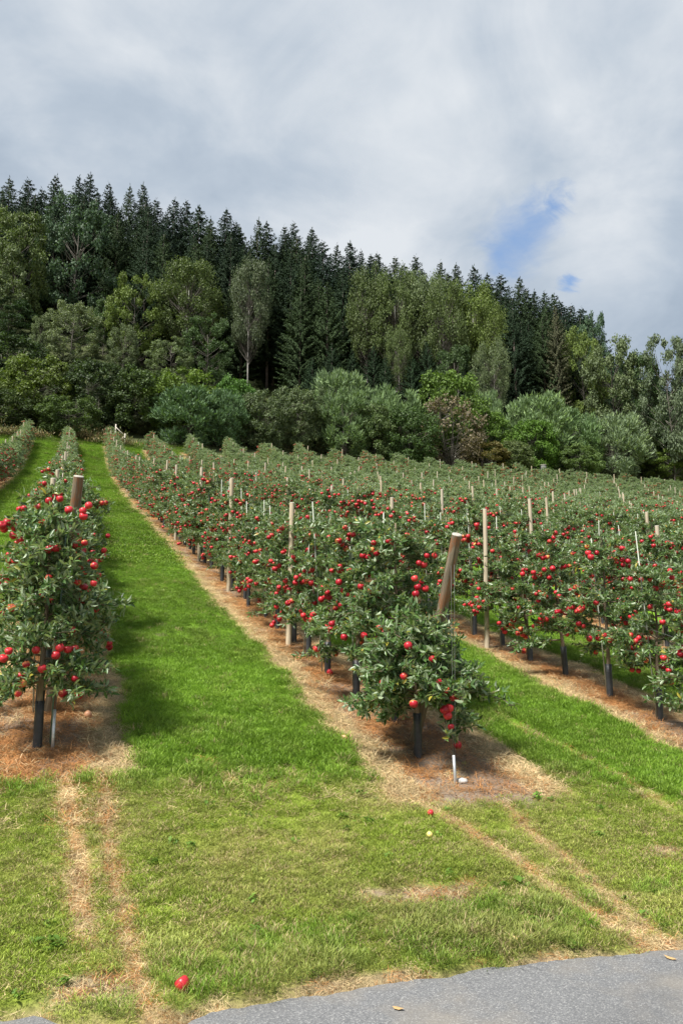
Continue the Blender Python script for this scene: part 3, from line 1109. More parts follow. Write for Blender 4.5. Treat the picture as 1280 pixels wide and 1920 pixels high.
# fallen apples and leaves
for px, py, mk, lab in ((342, 1862, 'apple', 'red apple fallen in the grass beside the asphalt road'), (807, 1534, 'apple', 'small red fallen apple at the grass edge below the leaning pole'),
                        (805, 1576, 'yellow_apple', 'pale yellow fallen apple in mown grass below the leaning pole'), (965, 1776, 'yellow_apple', 'greenish yellow fallen apple in taller grass near the road'),
                        (645, 1393, 'peach_apple', 'orange rotting fallen apple on the straw edge of the grassy alley'), (165, 1348, 'peach_apple', 'peach coloured fallen apple on brown straw beside the round pole'),
                        (858, 1404, 'apple', 'dark red fallen apple behind the short anchor pipe'), (618, 1266, 'apple', 'red fallen apple beside a black tree guard on the straw strip')):
    x, y = px_ground(px, py)
    me = MB().lathe(APPLE_PROF, 14).tube([(0, 0, .025), (.004, .002, .050)], [.0022, .0018], 4, mat=1).mesh('fallen_apple', [M[mk], M['stem']])
    o = link('fallen_apple', me, None, (x, y, gz(x, y) + .036))
    o.rotation_euler = (random.uniform(.6, 1.6), random.uniform(-.5, .5), random.uniform(0, 6))
    o.scale = (.95,) * 3 if mk != 'yellow_apple' else (.75,) * 3
    if py in (1576, 1776):
        o.scale = (.58, .58, .58) if py == 1576 else (.5, .5, .42)
    if py == 1862:
        o.scale = (.82, .82, .82)
    if py == 1534:
        o.scale = (.6, .6, .6)
    tag(o, lab, 'apple', 'apples fallen on the ground')
for px, py, s_, lab in ((735, 1889, .055, 'tan dry leaf curled on the asphalt below the grass edge'), (1268, 1801, .06, 'brown dry leaf on the asphalt at the end of the straw track'),):
    d = px_ray(px, py)
    tt = -(CAM_H - .014) / d[2]
    mb = MB().cards([(0, 0, 0)], [(1, .2, 0)], [(0, 0, 1)], 1.0, np.array(LEAF_V) * np.array([1, 1.3, -.6]), LEAF_T, LEAF_Q)
    o = link('fallen_leaf', mb.mesh('fallen_leaf', [M['tan_leaf']]), None, (d[0] * tt, d[1] * tt, .02))
    o.scale = (s_ * 1.1,) * 3
    o.rotation_euler = (0, 0, random.uniform(0, 6))
    tag(o, lab, 'leaf', 'dry leaves on the road')

# ------------------------------------------------------------------ forest prototypes
CARD_V = [(0, 0, 0), (.45, .5, .06), (.45, -.5, .06), (1, 0, -.10)]
CARD_T = [(0, 2, 1), (1, 2, 3)]


def spruce_geometry(seed, H=22.0, R=3.3, gap=.06):
    r = np.random.default_rng(seed)
    tr, ne = MB(), MB()
    tr.tube([(0, 0, -.8), (0, 0, H * .5), (r.normal(0, .1), 0, H * .985)], [.24, .15, .02], 7)
    P, D, N, S = [], [], [], []
    z = H * gap
    a0 = 0
    while z < H * .985:
        f = z / H
        for j in range(2 if f < .93 else 1):
            a0 += 2.4 + r.normal(0, .3)
            L = min(R * r.uniform(.78, 1.12), .05 + .34 * (H - z) * r.uniform(.82, 1.06)) * (.6 + .4 * min(1, f / .2))
            dirv = np.array([cos(a0), sin(a0), 0])
            sl = .55 * f - .42 + r.normal(0, .08)
            s = np.linspace(0, 1, 5)
            pts = np.array([0, 0, z]) + dirv * (L * s)[:, None] + np.array([0, 0, 1.])[None] * (L * (sl * s + .22 * s ** 3))[:, None]
            n = max(4, int(L / .19))
            side = np.cross(dirv, [0, 0, 1])
            for q in np.linspace(.15, 1, n):
                p = np.array([np.interp(q, s, pts[:, c]) for c in range(3)])
                for sg in (-1, 1):
                    d = unit(dirv * r.uniform(.5, 1) + side * sg * r.uniform(.3, .9) + np.array([0, 0, r.uniform(-.95, -.05)]))
                    P.append(p)
                    D.append(d)
                    N.append(unit(np.array([0, 0, .6]) + dirv * .5 + r.normal(0, .45, 3)))
                    l = (.26 + .40 * (1 - q) * min(1, L / 2)) * r.uniform(.7, 1.25)
                    S.append((l, .14 + .06 * r.random(), 1))
            P.append(pts[-1])
            D.append(unit(dirv + np.array([0, 0, .1])))
            N.append(np.array([0, 0, 1.]))
            S.append((.32, .12, 1))
        z += H / 185 * r.uniform(.7, 1.3)
    for j in range(5):
        P.append(np.array([0, 0, H - .1 - j * .22]))
        D.append(unit(np.array([r.normal(0, .3 + .1 * j), r.normal(0, .3 + .1 * j), 1])))
        N.append(np.array([1., 0, 0]))
        S.append((.5, .10, 1))
    ne.cards(P, D, N, np.array(S), CARD_V, CARD_T)
    return tr.mesh('trunk', [M['spruce_bark']]), ne.mesh('crown', [M['needles']])


BL_V = [(0, 0, 0), (.35, .32, .05), (.35, -.32, .05), (.75, .26, .0), (.75, -.26, .0), (1, 0, -.12)]
BL_T = [(0, 2, 1), (3, 4, 5)]
BL_Q = [(1, 2, 4, 3)]
WL_V = [(0, 0, 0), (.4, .13, .03), (.4, -.13, .03), (1, 0, -.05)]
WL_T = [(0, 2, 1), (1, 2, 3)]


def broadleaf_geometry(seed, H=1.0, W=1.0, z0=.25, n_clump=60, per=70, leaf=.03, clump=.11, airy=0.0, bark='grey_bark', mat='crown', trunks=1, droop=0., willow=False, trunk_r=.012, dome=.55):
    """a tree of unit height: limbs that end in leafy clumps spread through an uneven crown"""
    r = np.random.default_rng(seed)
    tr, fo = MB(), MB()
    stems = []
    for i in range(trunks):
        a = r.uniform(0, 6.28)
        sp = 0 if trunks == 1 else r.uniform(.05, .22)
        top = np.array([cos(a) * sp * W, sin(a) * sp * W, H * r.uniform(.72, .9)])
        s = np.linspace(0, 1, 6)[:, None]
        pts = np.array([cos(a) * .02, sin(a) * .02, -.04]) * (1 - s) + top * s + np.cumsum(r.normal(0, .008, (6, 3)), 0) * (s > 0)
        tr.tube(pts, np.linspace(trunk_r, trunk_r * .25, 6) * (1 if trunks == 1 else .6), 6)
        stems.append(pts)
    lobes = [(r.uniform(0, 6.28), r.uniform(-.3, .3), r.uniform(.75, 1.2)) for _ in range(5)]
    P, D, N, S = [], [], [], []
    for i in range(n_clump):
        th = r.uniform(0, 6.28)
        hz = r.random()
        z = z0 + (1 - z0) * hz
        prof = math.sin(pi * min(1, max(.03, (hz * (1 - dome * .35) + .16)))) ** .65
        lob = 1 + .22 * sum(cos(th - a) * cos(3 * (hz - .5 - b)) * (c - .95) for a, b, c in lobes) * 2
        rad = W * .5 * prof * lob * (r.uniform(.45, 1.0) ** .6)
        c = np.array([cos(th) * rad, sin(th) * rad, z * H])
        st = stems[r.integers(len(stems))]
        q = np.clip((c[2] - .12) / max(st[-1, 2], .1), .15, 1)
        b = np.array([np.interp(q * .85, np.linspace(0, 1, 6), st[:, j]) for j in range(3)])
        if airy > 0 or i % 2 == 0:
            mid = (b + c) / 2 + np.array([0, 0, -.01]) + r.normal(0, .012, 3)
            tr.tube([b, mid, c], [trunk_r * .26, trunk_r * .16, trunk_r * .06], 4, 1, cap=False)
        cs = clump * r.uniform(.6, 1.25)
        n = int(per * r.uniform(.6, 1.3))
        off = r.normal(0, 1, (n, 3))
        off = unit(off) * (r.random((n, 1)) ** (.45)) * cs * np.array([1, 1, .75 + droop])
        pp = c + off
        out = unit(off + np.array([0, 0, .35]) * cs + unit(c - np.array([0, 0, H * .5])) * cs * .4)
        if willow:
            dd = unit(out * .6 + np.array([0, 0, .55]) + r.normal(0, .35, (n, 3)))
        else:
            dd = unit(out * .5 + r.normal(0, .7, (n, 3)) + np.array([0, 0, -.25 - droop]))
        nn = unit(unit(off) * 1.2 + np.array([0, 0, .5]) + r.normal(0, .38, (n, 3)))
        P.append(pp)
        D.append(dd)
        N.append(nn)
        S.append(leaf * r.uniform(.7, 1.3, n))
    tv, tt, tq = (WL_V, WL_T, None) if willow else (BL_V, BL_T, BL_Q)
    fo.cards(np.concatenate(P), np.concatenate(D), np.concatenate(N), np.concatenate(S), tv, tt, tq)
    return tr.mesh('trunk', [M[bark], M['grey_bark']]), fo.mesh('crown', [M[mat]])


SPR = [spruce_geometry(10 + i, 22, [3.6, 3.1, 4.0, 3.4, 2.9, 3.7][i], [.06, .16, .05, .10, .22, .04][i]) for i in range(6)]
BROAD = [broadleaf_geometry(20 + i, W=.85, z0=.14, dome=.75, n_clump=125, per=145, leaf=.020, clump=.066) for i in range(4)]
BIRCH = [broadleaf_geometry(30 + i, W=.70, z0=.42, dome=.85, n_clump=110, per=150, leaf=.016, clump=.078, airy=1, bark='birch_bark', droop=.22, trunk_r=.014) for i in range(3)]
SHRUB = [broadleaf_geometry(40 + i, W=1.15, z0=.04, n_clump=130, per=130, leaf=.034, clump=.10, trunks=5, dome=.9) for i in range(4)]
WILLOW = [broadleaf_geometry(50 + i, W=1.1, z0=.04, n_clump=105, per=110, leaf=.075, clump=.13, trunks=5, dome=.9, mat='silver', willow=True) for i in range(3)]
TWIGGY = [broadleaf_geometry(60, W=1.1, z0=.06, n_clump=110, per=34, leaf=.038, clump=.13, airy=1, trunks=7, dome=.9, trunk_r=.02)]
THIN = [spruce_geometry(17, 22, 2.3, .30)]


def plant(name, meshes, loc, sx, sy, sz, tint, label, cat, group=None, rz=None):
    o = bpy.data.objects.new(name, None)
    C.objects.link(o)
    o.location = loc
    o.rotation_euler = (0, 0, random.uniform(0, 6.28) if rz is None else rz)
    o.scale = (sx, sy, sz)
    a = link('trunk', meshes[0], o)
    b = link('crown', meshes[1], o)
    jit = random.uniform(.9, 1.15)
    if name != 'spruce':
        jit *= 1.22 if 'shrub' in name else 1.02
        tint = (tint[0] * .86, tint[1], tint[2])
    b.color = tuple(c_ * jit for c_ in tint) + (1,)
    return tag(o, label, cat, group)


def by_top(px, py, y):
    """ground under the tip seen at (px, py) if it stands at depth y, and the tip's height above it"""
    d = px_ray(px, py)
    tip = d * (y / d[1]) + np.array([0, 0, CAM_H])
    z = gz(tip[0], tip[1])
    return tip[0], tip[1], z, tip[2] - z


# ---- spruces on the skyline
SKY = [(3, 350), (20, 342), (40, 368), (62, 335), (82, 352), (100, 325), (128, 352), (150, 322), (172, 325), (188, 352), (207, 362), (225, 345), (245, 347), (272, 343), (288, 372), (308, 392), (327, 372), (350, 377), (372, 377), (398, 408), (418, 392),
       (440, 405), (462, 420), (480, 403), (498, 415), (527, 425), (543, 436), (558, 415), (587, 423), (606, 450), (628, 450), (655, 450), (680, 468), (692, 474), (710, 475), (735, 478), (760, 488), (787, 478), (820, 490), (838, 505), (855, 492), (890, 498),
       (915, 515), (937, 513), (968, 522), (985, 536), (1003, 545), (1020, 543), (1037, 543), (1055, 566), (1067, 572), (1085, 573), (1100, 590)]
for i, (px, py) in enumerate(SKY):
    y = random.uniform(112, 128)
    x, yy, z, h = by_top(px + random.uniform(-3, 3), py + (0 if i % 3 else random.uniform(0, 9)), y)
    h = max(h, 9)
    q = h / 22.0
    wq = (.55 + .45 * q) * random.uniform(.85, 1.4)
    if px > 760:
        wq *= 1.12
    o = plant('spruce', random.choice(SPR), (x, yy, z), wq, wq, q, random.choice([(.019, .035, .022), (.025, .043, .021), (.017, .032, .023)]),
          'dark spruce whose tip shows on the skyline, %s in line from the left' % ordinal(i + 1), 'spruce', 'spruces on the skyline')
    o.rotation_euler = (random.gauss(0, .015), random.gauss(0, .025), o.rotation_euler.z)
# ---- broadleaved trees on the hillside: tip px, py, crown bottom py, crown width px, depth, kind, tint, label
OLIVE, MID, PALE, YEL, BLUE, DARK = (.085, .105, .036), (.060, .090, .034), (.125, .145, .072), (.105, .130, .032), (.060, .092, .052), (.040, .065, .028)
TREES = [
    (150, 374, 600, 150, 104, 'b', BLUE, 'tall blue-green broadleaved tree under the highest skyline spruces'),
    (40, 398, 600, 130, 100, 'b', OLIVE, 'olive broadleaved tree at the upper edge of the forest, beside a tall blue-green tree'),
    (-5, 455, 620, 130, 96, 'b', PALE, 'pale leaved broadleaved tree cut by the frame below the olive tree'),
    (20, 560, 740, 110, 95, 'b', DARK, 'dark green broadleaved tree above the yellow-green shrub'),
    (140, 566, 700, 105, 92, 'b', (.15, .165, .09), 'round tree with very pale fluttering leaves above the yellow-green shrub'),
    (78, 608, 700, 45, 92, 'b', PALE, 'small pale tree beside the round pale fluttering tree'),
    (255, 514, 660, 105, 95, 'b', YEL, 'yellow-green broadleaved tree leaning against the dark spruces'),
    (200, 560, 680, 70, 97, 'b', MID, 'dull green tree between the round pale tree and the yellow-green tree'),
    (235, 604, 715, 55, 90, 'b', PALE, 'narrow column-shaped pale tree below the yellow-green tree'),
    (355, 498, 720, 125, 96, 'k', OLIVE, 'wide airy birch with a white forked trunk'),
    (390, 590, 730, 100, 92, 'b', MID, 'green bushy tree at the foot of the wide white-trunked birch'),
    (325, 630, 720, 90, 90, 'b', PALE, 'low pale spreading tree between the column-shaped tree and the birch'),
    (470, 492, 690, 80, 96, 'k', (.10, .115, .065), 'slender grey birch with a bare white lower trunk standing alone before spruces'),
    (690, 510, 720, 90, 102, 'k', OLIVE, 'olive birch nearest the dark spruces in the birch grove'),
    (740, 518, 730, 90, 100, 'k', OLIVE, 'olive birch second in the birch grove, with a thin dark trunk'),
    (790, 516, 730, 100, 101, 'k', PALE, 'palest birch of the birch grove under the skyline'),
    (832, 530, 745, 95, 98, 'k', OLIVE, 'birch with a long white trunk in the middle of the birch grove'),
    (880, 540, 690, 110, 101, 'k', YEL, 'yellowish rounded birch at the far side of the birch grove'),
    (918, 572, 680, 70, 99, 'k', YEL, 'small yellowish birch closing the birch grove'),
    (920, 640, 720, 70, 93, 'k', PALE, 'short forked pale tree leaning below the birch grove'),
    (745, 625, 710, 50, 95, 'k', OLIVE, 'small thin birch sapling below the birch grove'),
    (850, 650, 720, 90, 95, 'b', MID, 'low green tree under the long white birch trunk'),
    (1108, 588, 720, 70, 104, 'b', BLUE, 'grey-green broadleaved tree at the falling end of the skyline'),
    (1085, 620, 740, 90, 99, 'b', YEL, 'yellow-green tree beside the bare-trunked spruce'),
    (1142, 636, 760, 120, 96, 'b', PALE, 'pale rounded tree where the skyline meets the open sky'),
    (1195, 660, 770, 90, 95, 'b', MID, 'mid green tree behind the pale silvery tree at the forest edge'),
    (1243, 630, 770, 110, 92, 'b', (.125, .145, .09), 'pale silvery tree standing highest at the low end of the forest'),
    (1285, 648, 780, 80, 92, 'b', (.10, .12, .07), 'silvery tree cut by the frame at the low end of the forest'),
]
# ---- spruces filling the hillside below
def ridge_py(px):
    return float(np.interp(px, [p for p, _ in SKY] + [1180, 1290], [q for _, q in SKY] + [665, 690]))


infill = {}
n_in = 0
tries = 0
taken = []
while n_in < 140 and tries < 4000:
    tries += 1
    y = random.uniform(92, 124)
    px = random.uniform(-20, 1300)
    x = (px - 640) / FPX * y * 1.05
    u, v = uv_of(x, y)
    if u < 83 or any((x - a) ** 2 + (y - b_) ** 2 < 7.0 for a, b_ in taken):
        continue
    if any(abs(px - t_[0]) < t_[3] * .62 and y < t_[4] + 3 for t_ in TREES):
        continue
    z = gz(x, y)
    h = random.uniform(16, 24)
    top = project((x, y, z + h))
    if top[1] < ridge_py(top[0]) + 22:
        h -= (ridge_py(top[0]) + random.uniform(22, 70) - top[1]) * y / FPX
        if h < 8:
            continue
    taken.append((x, y))
    q = h / 22
    wq = (.6 + .4 * q) * random.uniform(.9, 1.12)
    tint_ = (.021, .038, .022) if random.random() < .65 else (.030, .050, .023)
    o = plant('spruce', random.choice(SPR), (x, y, z), wq, wq, q, tint_, 'dark spruce', 'spruce', 'spruces inside the hillside forest')
    tp = project((x, y, z + h))
    near_i = min(range(len(SKY)), key=lambda i_: abs(SKY[i_][0] - tp[0]))
    infill.setdefault(near_i, []).append((tp[1], o))
    n_in += 1

for i_, lst in infill.items():
    for j_, (_, o) in enumerate(sorted(lst, key=lambda e: e[0])):
        o['label'] = 'dark forest spruce, %s one down the slope below the %s skyline tip' % (ordinal(j_ + 1), ordinal(i_ + 1))
for i, (px, py, bot, wpx, y, kd, tint_, lab) in enumerate(TREES):
    x, yy, z, h = by_top(px, py, y)
    h = max(h, 6)
    wm = wpx / FPX * y * 1.06
    if kd == 'k':
        vis = (bot - py) / FPX * y * 1.06
        h = min(h, max(vis * 1.15, 7)) if h > vis * 1.6 else h
        z = by_top(px, py, y)[2] if h == by_top(px, py, y)[3] else z
        proto = BIRCH[i % 3]
        x, yy, z, h = by_top(px, py, y)
        plant('birch_tree', proto, (x, yy, z - .3), wm / .70, wm / .70, h, tint_, lab, 'birch')
    else:
        plant('broadleaf_tree', BROAD[i % 4], (x, yy, z - .3), wm / .85, wm / .85, h, tint_, lab, 'tree')
x, yy, z, h = by_top(1040, 575, 97)
plant('spruce', THIN[0], (x, yy, z), h / 22 * .8, h / 22 * .8, h / 22, (.06, .065, .04), 'thin half bare spruce with a pale lower trunk beside the yellow-green tree', 'spruce')

# ---- young spruces below the birch grove
for i, (px, py) in enumerate([(585, 668), (622, 640), (660, 655), (700, 648), (722, 668), (770, 660), (800, 640), (815, 676), (870, 668), (900, 680), (935, 664), (965, 650), (1010, 664), (1075, 668), (1120, 690)]):
    y = random.uniform(84, 89) / (.941 - .339 * (px - 640) / FPX * 1.03)
    x, yy, z, h = by_top(px, py, y)
    q = max(h, 5) / 22
    plant('spruce', random.choice(SPR), (x, yy, z), q * 1.25, q * 1.25, q, (.022, .042, .022), 'young dark spruce under the birch grove, %s along the forest foot from the bare trunks' % ordinal(i + 1), 'spruce', 'young spruces under the birch grove')

# ---- shrub belt along the top of the orchard
SIL = (.115, .155, .076)
SHRUBS = [
    (75, 672, 810, 130, 79, 's', (.085, .105, .024), 'big yellow-green shrub at the top corner of the orchard'),
    (12, 735, 840, 100, 76, 's', (.05, .065, .026), 'dark low shrub cut by the frame below the yellow-green shrub'),
    (185, 690, 820, 120, 80, 's', (.045, .062, .026), 'dark dull shrub behind the small mixed shrub'),
    (138, 742, 835, 95, 74, 's', (.075, .10, .035), 'small mixed shrub with pale tips at the head of the grassy alley'),
    (262, 700, 825, 120, 79, 's', (.055, .075, .028), 'dull green shrub above the broken field gate'),
    (345, 702, 830, 140, 79, 's', (.085, .115, .024), 'tall yellow-green shrub behind the blue-leaved willow'),
    (350, 738, 838, 110, 75, 'w', (.072, .108, .058), 'blue-leaved willow shrub above the rows, near the broken field gate'),
    (412, 742, 838, 80, 75.5, 'w', (.068, .104, .055), 'smaller blue-leaved willow next to the bright green shrub'),
    (443, 714, 835, 80, 79, 's', (.060, .110, .024), 'bright green shrub beside the blue-leaved willow'),
    (500, 738, 828, 90, 76, 's', (.075, .09, .045), 'olive grey shrub with upright stems beside the bright green shrub'),
    (548, 735, 825, 90, 77, 's', (.085, .10, .05), 'pale olive shrub in front of the bare spruce trunks'),
    (600, 735, 820, 70, 79, 's', (.06, .075, .035), 'dull green shrub between the olive and silver shrubs'),
    (640, 704, 770, 95, 83, 'w', (.11, .145, .075), 'soft green feathery willow behind the first silver shrub'),
    (645, 742, 832, 90, 77, 'w', SIL, 'first big silver willow shrub counted from the broken field gate'),
    (735, 735, 825, 85, 78, 'w', SIL, 'silver willow shrub on the near side of the tall bright shrub'),
    (702, 760, 835, 75, 76, 's', (.09, .115, .045), 'green shrub squeezed between two silver willows'),
    (848, 704, 850, 125, 78, 's', (.085, .125, .026), 'tall bright green rounded shrub, highest of the shrub belt'),
    (770, 768, 862, 100, 74, 's', (.05, .075, .026), 'dark green shrub bulging over the apple rows'),
    (842, 752, 858, 105, 74, 't', (.13, .095, .065), 'brown twiggy half dry shrub before the tall bright shrub'),
    (905, 742, 830, 70, 79, 'w', SIL, 'silver willow behind the tall bright rounded shrub'),
    (915, 775, 850, 75, 76, 's', (.08, .125, .022), 'bright grass-green shrub beside the brown twiggy shrub'),
    (1000, 752, 840, 105, 79, 'w', (.12, .16, .08), 'widest silver willow, under the half bare spruce'),
    (1000, 795, 855, 80, 76, 's', (.075, .125, .022), 'bright green shrub below the widest silver willow'),
    (1070, 778, 850, 85, 79, 'w', (.09, .13, .06), 'feathery green willow past the widest silver willow'),
    (1145, 786, 865, 95, 78, 'w', (.14, .17, .105), 'pale silver willow with drooping sprays past the feathery green willow'),
    (1200, 800, 860, 70, 80, 's', (.07, .095, .035), 'mid green shrub between the last silver willows'),
    (1245, 800, 850, 95, 81, 'w', (.12, .16, .08), 'last silver willow at the frame edge of the belt'),
    (1245, 836, 885, 95, 78, 's', (.11, .14, .035), 'low yellow-green shrub under the last silver willow'),
    (25, 640, 760, 150, 95, 's', (.035, .05, .022), 'dark bush under the olive tree, behind the yellow-green shrub'),
    (-15, 690, 770, 110, 90, 's', (.04, .055, .022), 'dark bush cut by the frame beside the olive tree'),
    (955, 832, 880, 75, 73, 's', (.10, .115, .05), 'small olive shrub above the grey barrel'),
    (900, 830, 870, 80, 73, 's', (.12, .09, .035), 'brownish autumn shrub next to the small olive shrub'),
    (1075, 838, 885, 90, 75, 's', (.095, .125, .045), 'light green shrub bordering the far apple rows past the barrel'),
]
for i, (px, py, bot, wpx, y, kd, tint_, lab) in enumerate(SHRUBS):
    y = (71.0 + (y - 73) * .8) / (.941 - .339 * (px - 640) / FPX * 1.03)
    x, yy, z, h = by_top(px, py, y)
    h = max(h, 2.2)
    wm = wpx / FPX * y * 1.06
    name, st, wd = {'s': ('shrub', SHRUB[i % 4], 1.15), 'w': ('willow_shrub', WILLOW[i % 3], 1.1), 't': ('dry_shrub', TWIGGY[0], 1.1)}[kd]
    plant(name, st, (x, yy, z - .2), wm / wd * 1.13, wm / wd * 1.13, h, tint_, lab, 'shrub', 'shrubs along the top of the orchard')

# undergrowth: dark brush that nobody could count between the belt and the forest
pts, sca, rot, ix, tint = [], [], [], [], []
for i in range(800):
    u = random.uniform(74, 98)
    v = random.uniform(-20, 85)
    x, y = xy_of(u, v)
    if y < 60:
        continue
    h = random.uniform(.8, 2.0)
    pts.append((x, y, gz(x, y) - .2))
    sca.append((h * 1.1, h * 1.1, h))
    rot.append((0, 0, random.uniform(0, 6)))
    ix.append(random.randrange(2))
    tint.append((.045, .062, .024))
m, t = material('undergrowth_leaves')
isl = t.n('ShaderNodeNewGeometry').outputs['Random Per Island']
finish(t, leaf_shader(t, t.mix(isl, (.028, .042, .016), (.075, .095, .032)), (.08, .10, .05), .5, .15, .3))
ug = []
for mm in SHRUB[:2]:
    c_ = mm[1].copy()
    c_.materials[0] = m
    ug.append(c_)
tag(gn_scatter('undergrowth', pts, sca, rot, ix, tint, ug), 'dark undergrowth along the foot of the forest', None, None, 'stuff')

# ---- things at the head of the alleys
def bar(mb, a, b, r, sides=7):
    mb.tube([a, (np.array(a) + np.array(b)) / 2, b], r, sides)


gx, gy = px_ground(224, 836)
gate = bpy.data.objects.new('field_gate', None)
C.objects.link(gate)
gate.location = (gx, gy, gz(gx, gy))
tag(gate, 'broken grey wooden field gate with slanting rails at the head of the alley', 'gate')
for a, b in (((-.45, 0, -.2), (-.40, .05, 2.0)), ((.42, .1, -.2), (.44, .1, 1.15)), ((-1.1, .2, -.2), (-1.05, .2, .9))):
    mb = MB()
    bar(mb, a, b, .06)
    link('post', mb.mesh('post', [M['old_wood']]), gate)
for a, b in (((-2.2, .3, .7), (-.4, .1, 1.15)), ((-.42, .02, 1.75), (.45, .12, .9)), ((-.4, .06, .55), (.5, .06, .75)), ((-.2, .14, .2), (.42, .16, 1.05))):
    mb = MB()
    bar(mb, a, b, .04)
    link('rail', mb.mesh('rail', [M['old_wood']]), gate)
x, y = px_ground(316, 838)
y += 1.5
o = link('fence_post', post_mesh(1.5, .05, 77, [M['old_wood'], M['cut_end']]), None, (x, y, gz(x, y)))
tag(o, 'lone pale fence post under the dark side of the blue-leaved willow', 'post')
x, yy, z, h = min((by_top(1018, 871, q_) for q_ in np.arange(60, 84, .25)), key=lambda e: abs(e[3] - 1.25))
bz = h
bar_o = bpy.data.objects.new('barrel', None)
C.objects.link(bar_o)
bar_o.location = (x, yy, z)
tag(bar_o, 'grey weathered barrel with a pale lid between far apple trees', 'barrel')
link('body', MB().lathe([(.001, 0), (.29, 0), (.31, bz * .25), (.325, bz * .5), (.31, bz * .75), (.29, bz * .93), (.001, bz * .93)], 16).mesh('body', [M['barrel']]), bar_o)
link('lid', MB().lathe([(.001, bz * .932), (.33, bz * .935), (.33, bz * .975), (.001, bz)], 16).mesh('lid', [M['cut_end']]), bar_o)

# ------------------------------------------------------------------ grass and straw
def tuft(seed, n, h, spread, wdt, lean, flat=0.0):
    r = np.random.default_rng(seed)
    mb = MB()
    for i in range(n):
        a = r.uniform(0, 6.28)
        p = np.array([r.normal(0, spread), r.normal(0, spread), 0])
        hh = h * r.uniform(.45, 1.15)
        ln = lean * r.uniform(.3, 1.4)
        d = np.array([cos(a), sin(a), 0])
        s = np.array([-sin(a), cos(a), 0])
        tw = r.uniform(-.6, .6)
        s = unit(s + d * tw)
        zs = np.array([-.01, .5, .85, 1.0])
        if flat:
            zz = .006 + np.array([0, .5, .7, .35]) * hh * (1 - flat) * r.uniform(.2, 1.3)
            c = p + d * (zs * hh)[:, None]
            c[:, 2] += zz
        else:
            c = p + d * (hh * ln * zs ** 1.8)[:, None] + np.array([0, 0, 1.]) * (hh * (zs - .25 * ln * zs ** 2.5))[:, None]
        wd = wdt * np.array([.8, 1.0, .6])
        V = [c[0] - s * wd[0] / 2, c[0] + s * wd[0] / 2, c[1] - s * wd[1] / 2, c[1] + s * wd[1] / 2, c[2] - s * wd[2] / 2, c[2] + s * wd[2] / 2, c[3]]
        mb.add(V, [(4, 5, 6)], [(0, 1, 3, 2), (2, 3, 5, 4)])
    return mb.mesh('grass_tuft', [M['blade']])


GRASS = [tuft(i, 34, .05, .036, .0034, .9) for i in range(3)] + [tuft(10 + i, 32, .095, .034, .0040, .75) for i in range(3)] + [tuft(20 + i, 30, .10, .07, .010, .6) for i in range(2)]
def rosette(seed):
    r = np.random.default_rng(seed)
    n = 16
    a = r.uniform(0, 6.28, n)
    D = np.column_stack([np.cos(a), np.sin(a), r.uniform(.1, .9, n)])
    P = np.column_stack([r.normal(0, .02, n), r.normal(0, .02, n), r.uniform(.0, .03, n)])
    return MB().cards(P, D, np.tile([0, 0, 1.], (n, 1)), r.uniform(.02, .05, n), np.array(LEAF_V) * [1, 1.6, 1], LEAF_T, LEAF_Q).mesh('weed', [M['blade']])


GRASS += [rosette(i) for i in range(3)]
STRAW = [tuft(30 + i, 22, .095, .05, .0034, 1, .66) for i in range(4)]
def lie_on(x, y, spin, jit):
    """euler angles that spin a tuft and lay it on the slope"""
    e = .08
    nx = -(terrain(x + e, y) - terrain(x - e, y)) / (2 * e) + R2.normal(0, jit, len(x))
    ny = -(terrain(x, y + e) - terrain(x, y - e)) / (2 * e) + R2.normal(0, jit, len(x))
    n = unit(np.column_stack([nx, ny, np.ones(len(x))]))
    a = np.column_stack([np.cos(spin), np.sin(spin), np.zeros(len(x))])
    X_ = unit(a - n * (a * n).sum(1)[:, None])
    Y_ = np.cross(n, X_)
    return np.column_stack([np.arctan2(Y_[:, 2], n[:, 2]), -np.arcsin(np.clip(X_[:, 2], -1, 1)), np.arctan2(X_[:, 1], X_[:, 0])])


R2 = np.random.default_rng(99)
gp, gs, gr, gi_, gt = [], [], [], [], []
sp_, ss, sr, si, stt = [], [], [], [], []
R2 = np.random.default_rng(99)


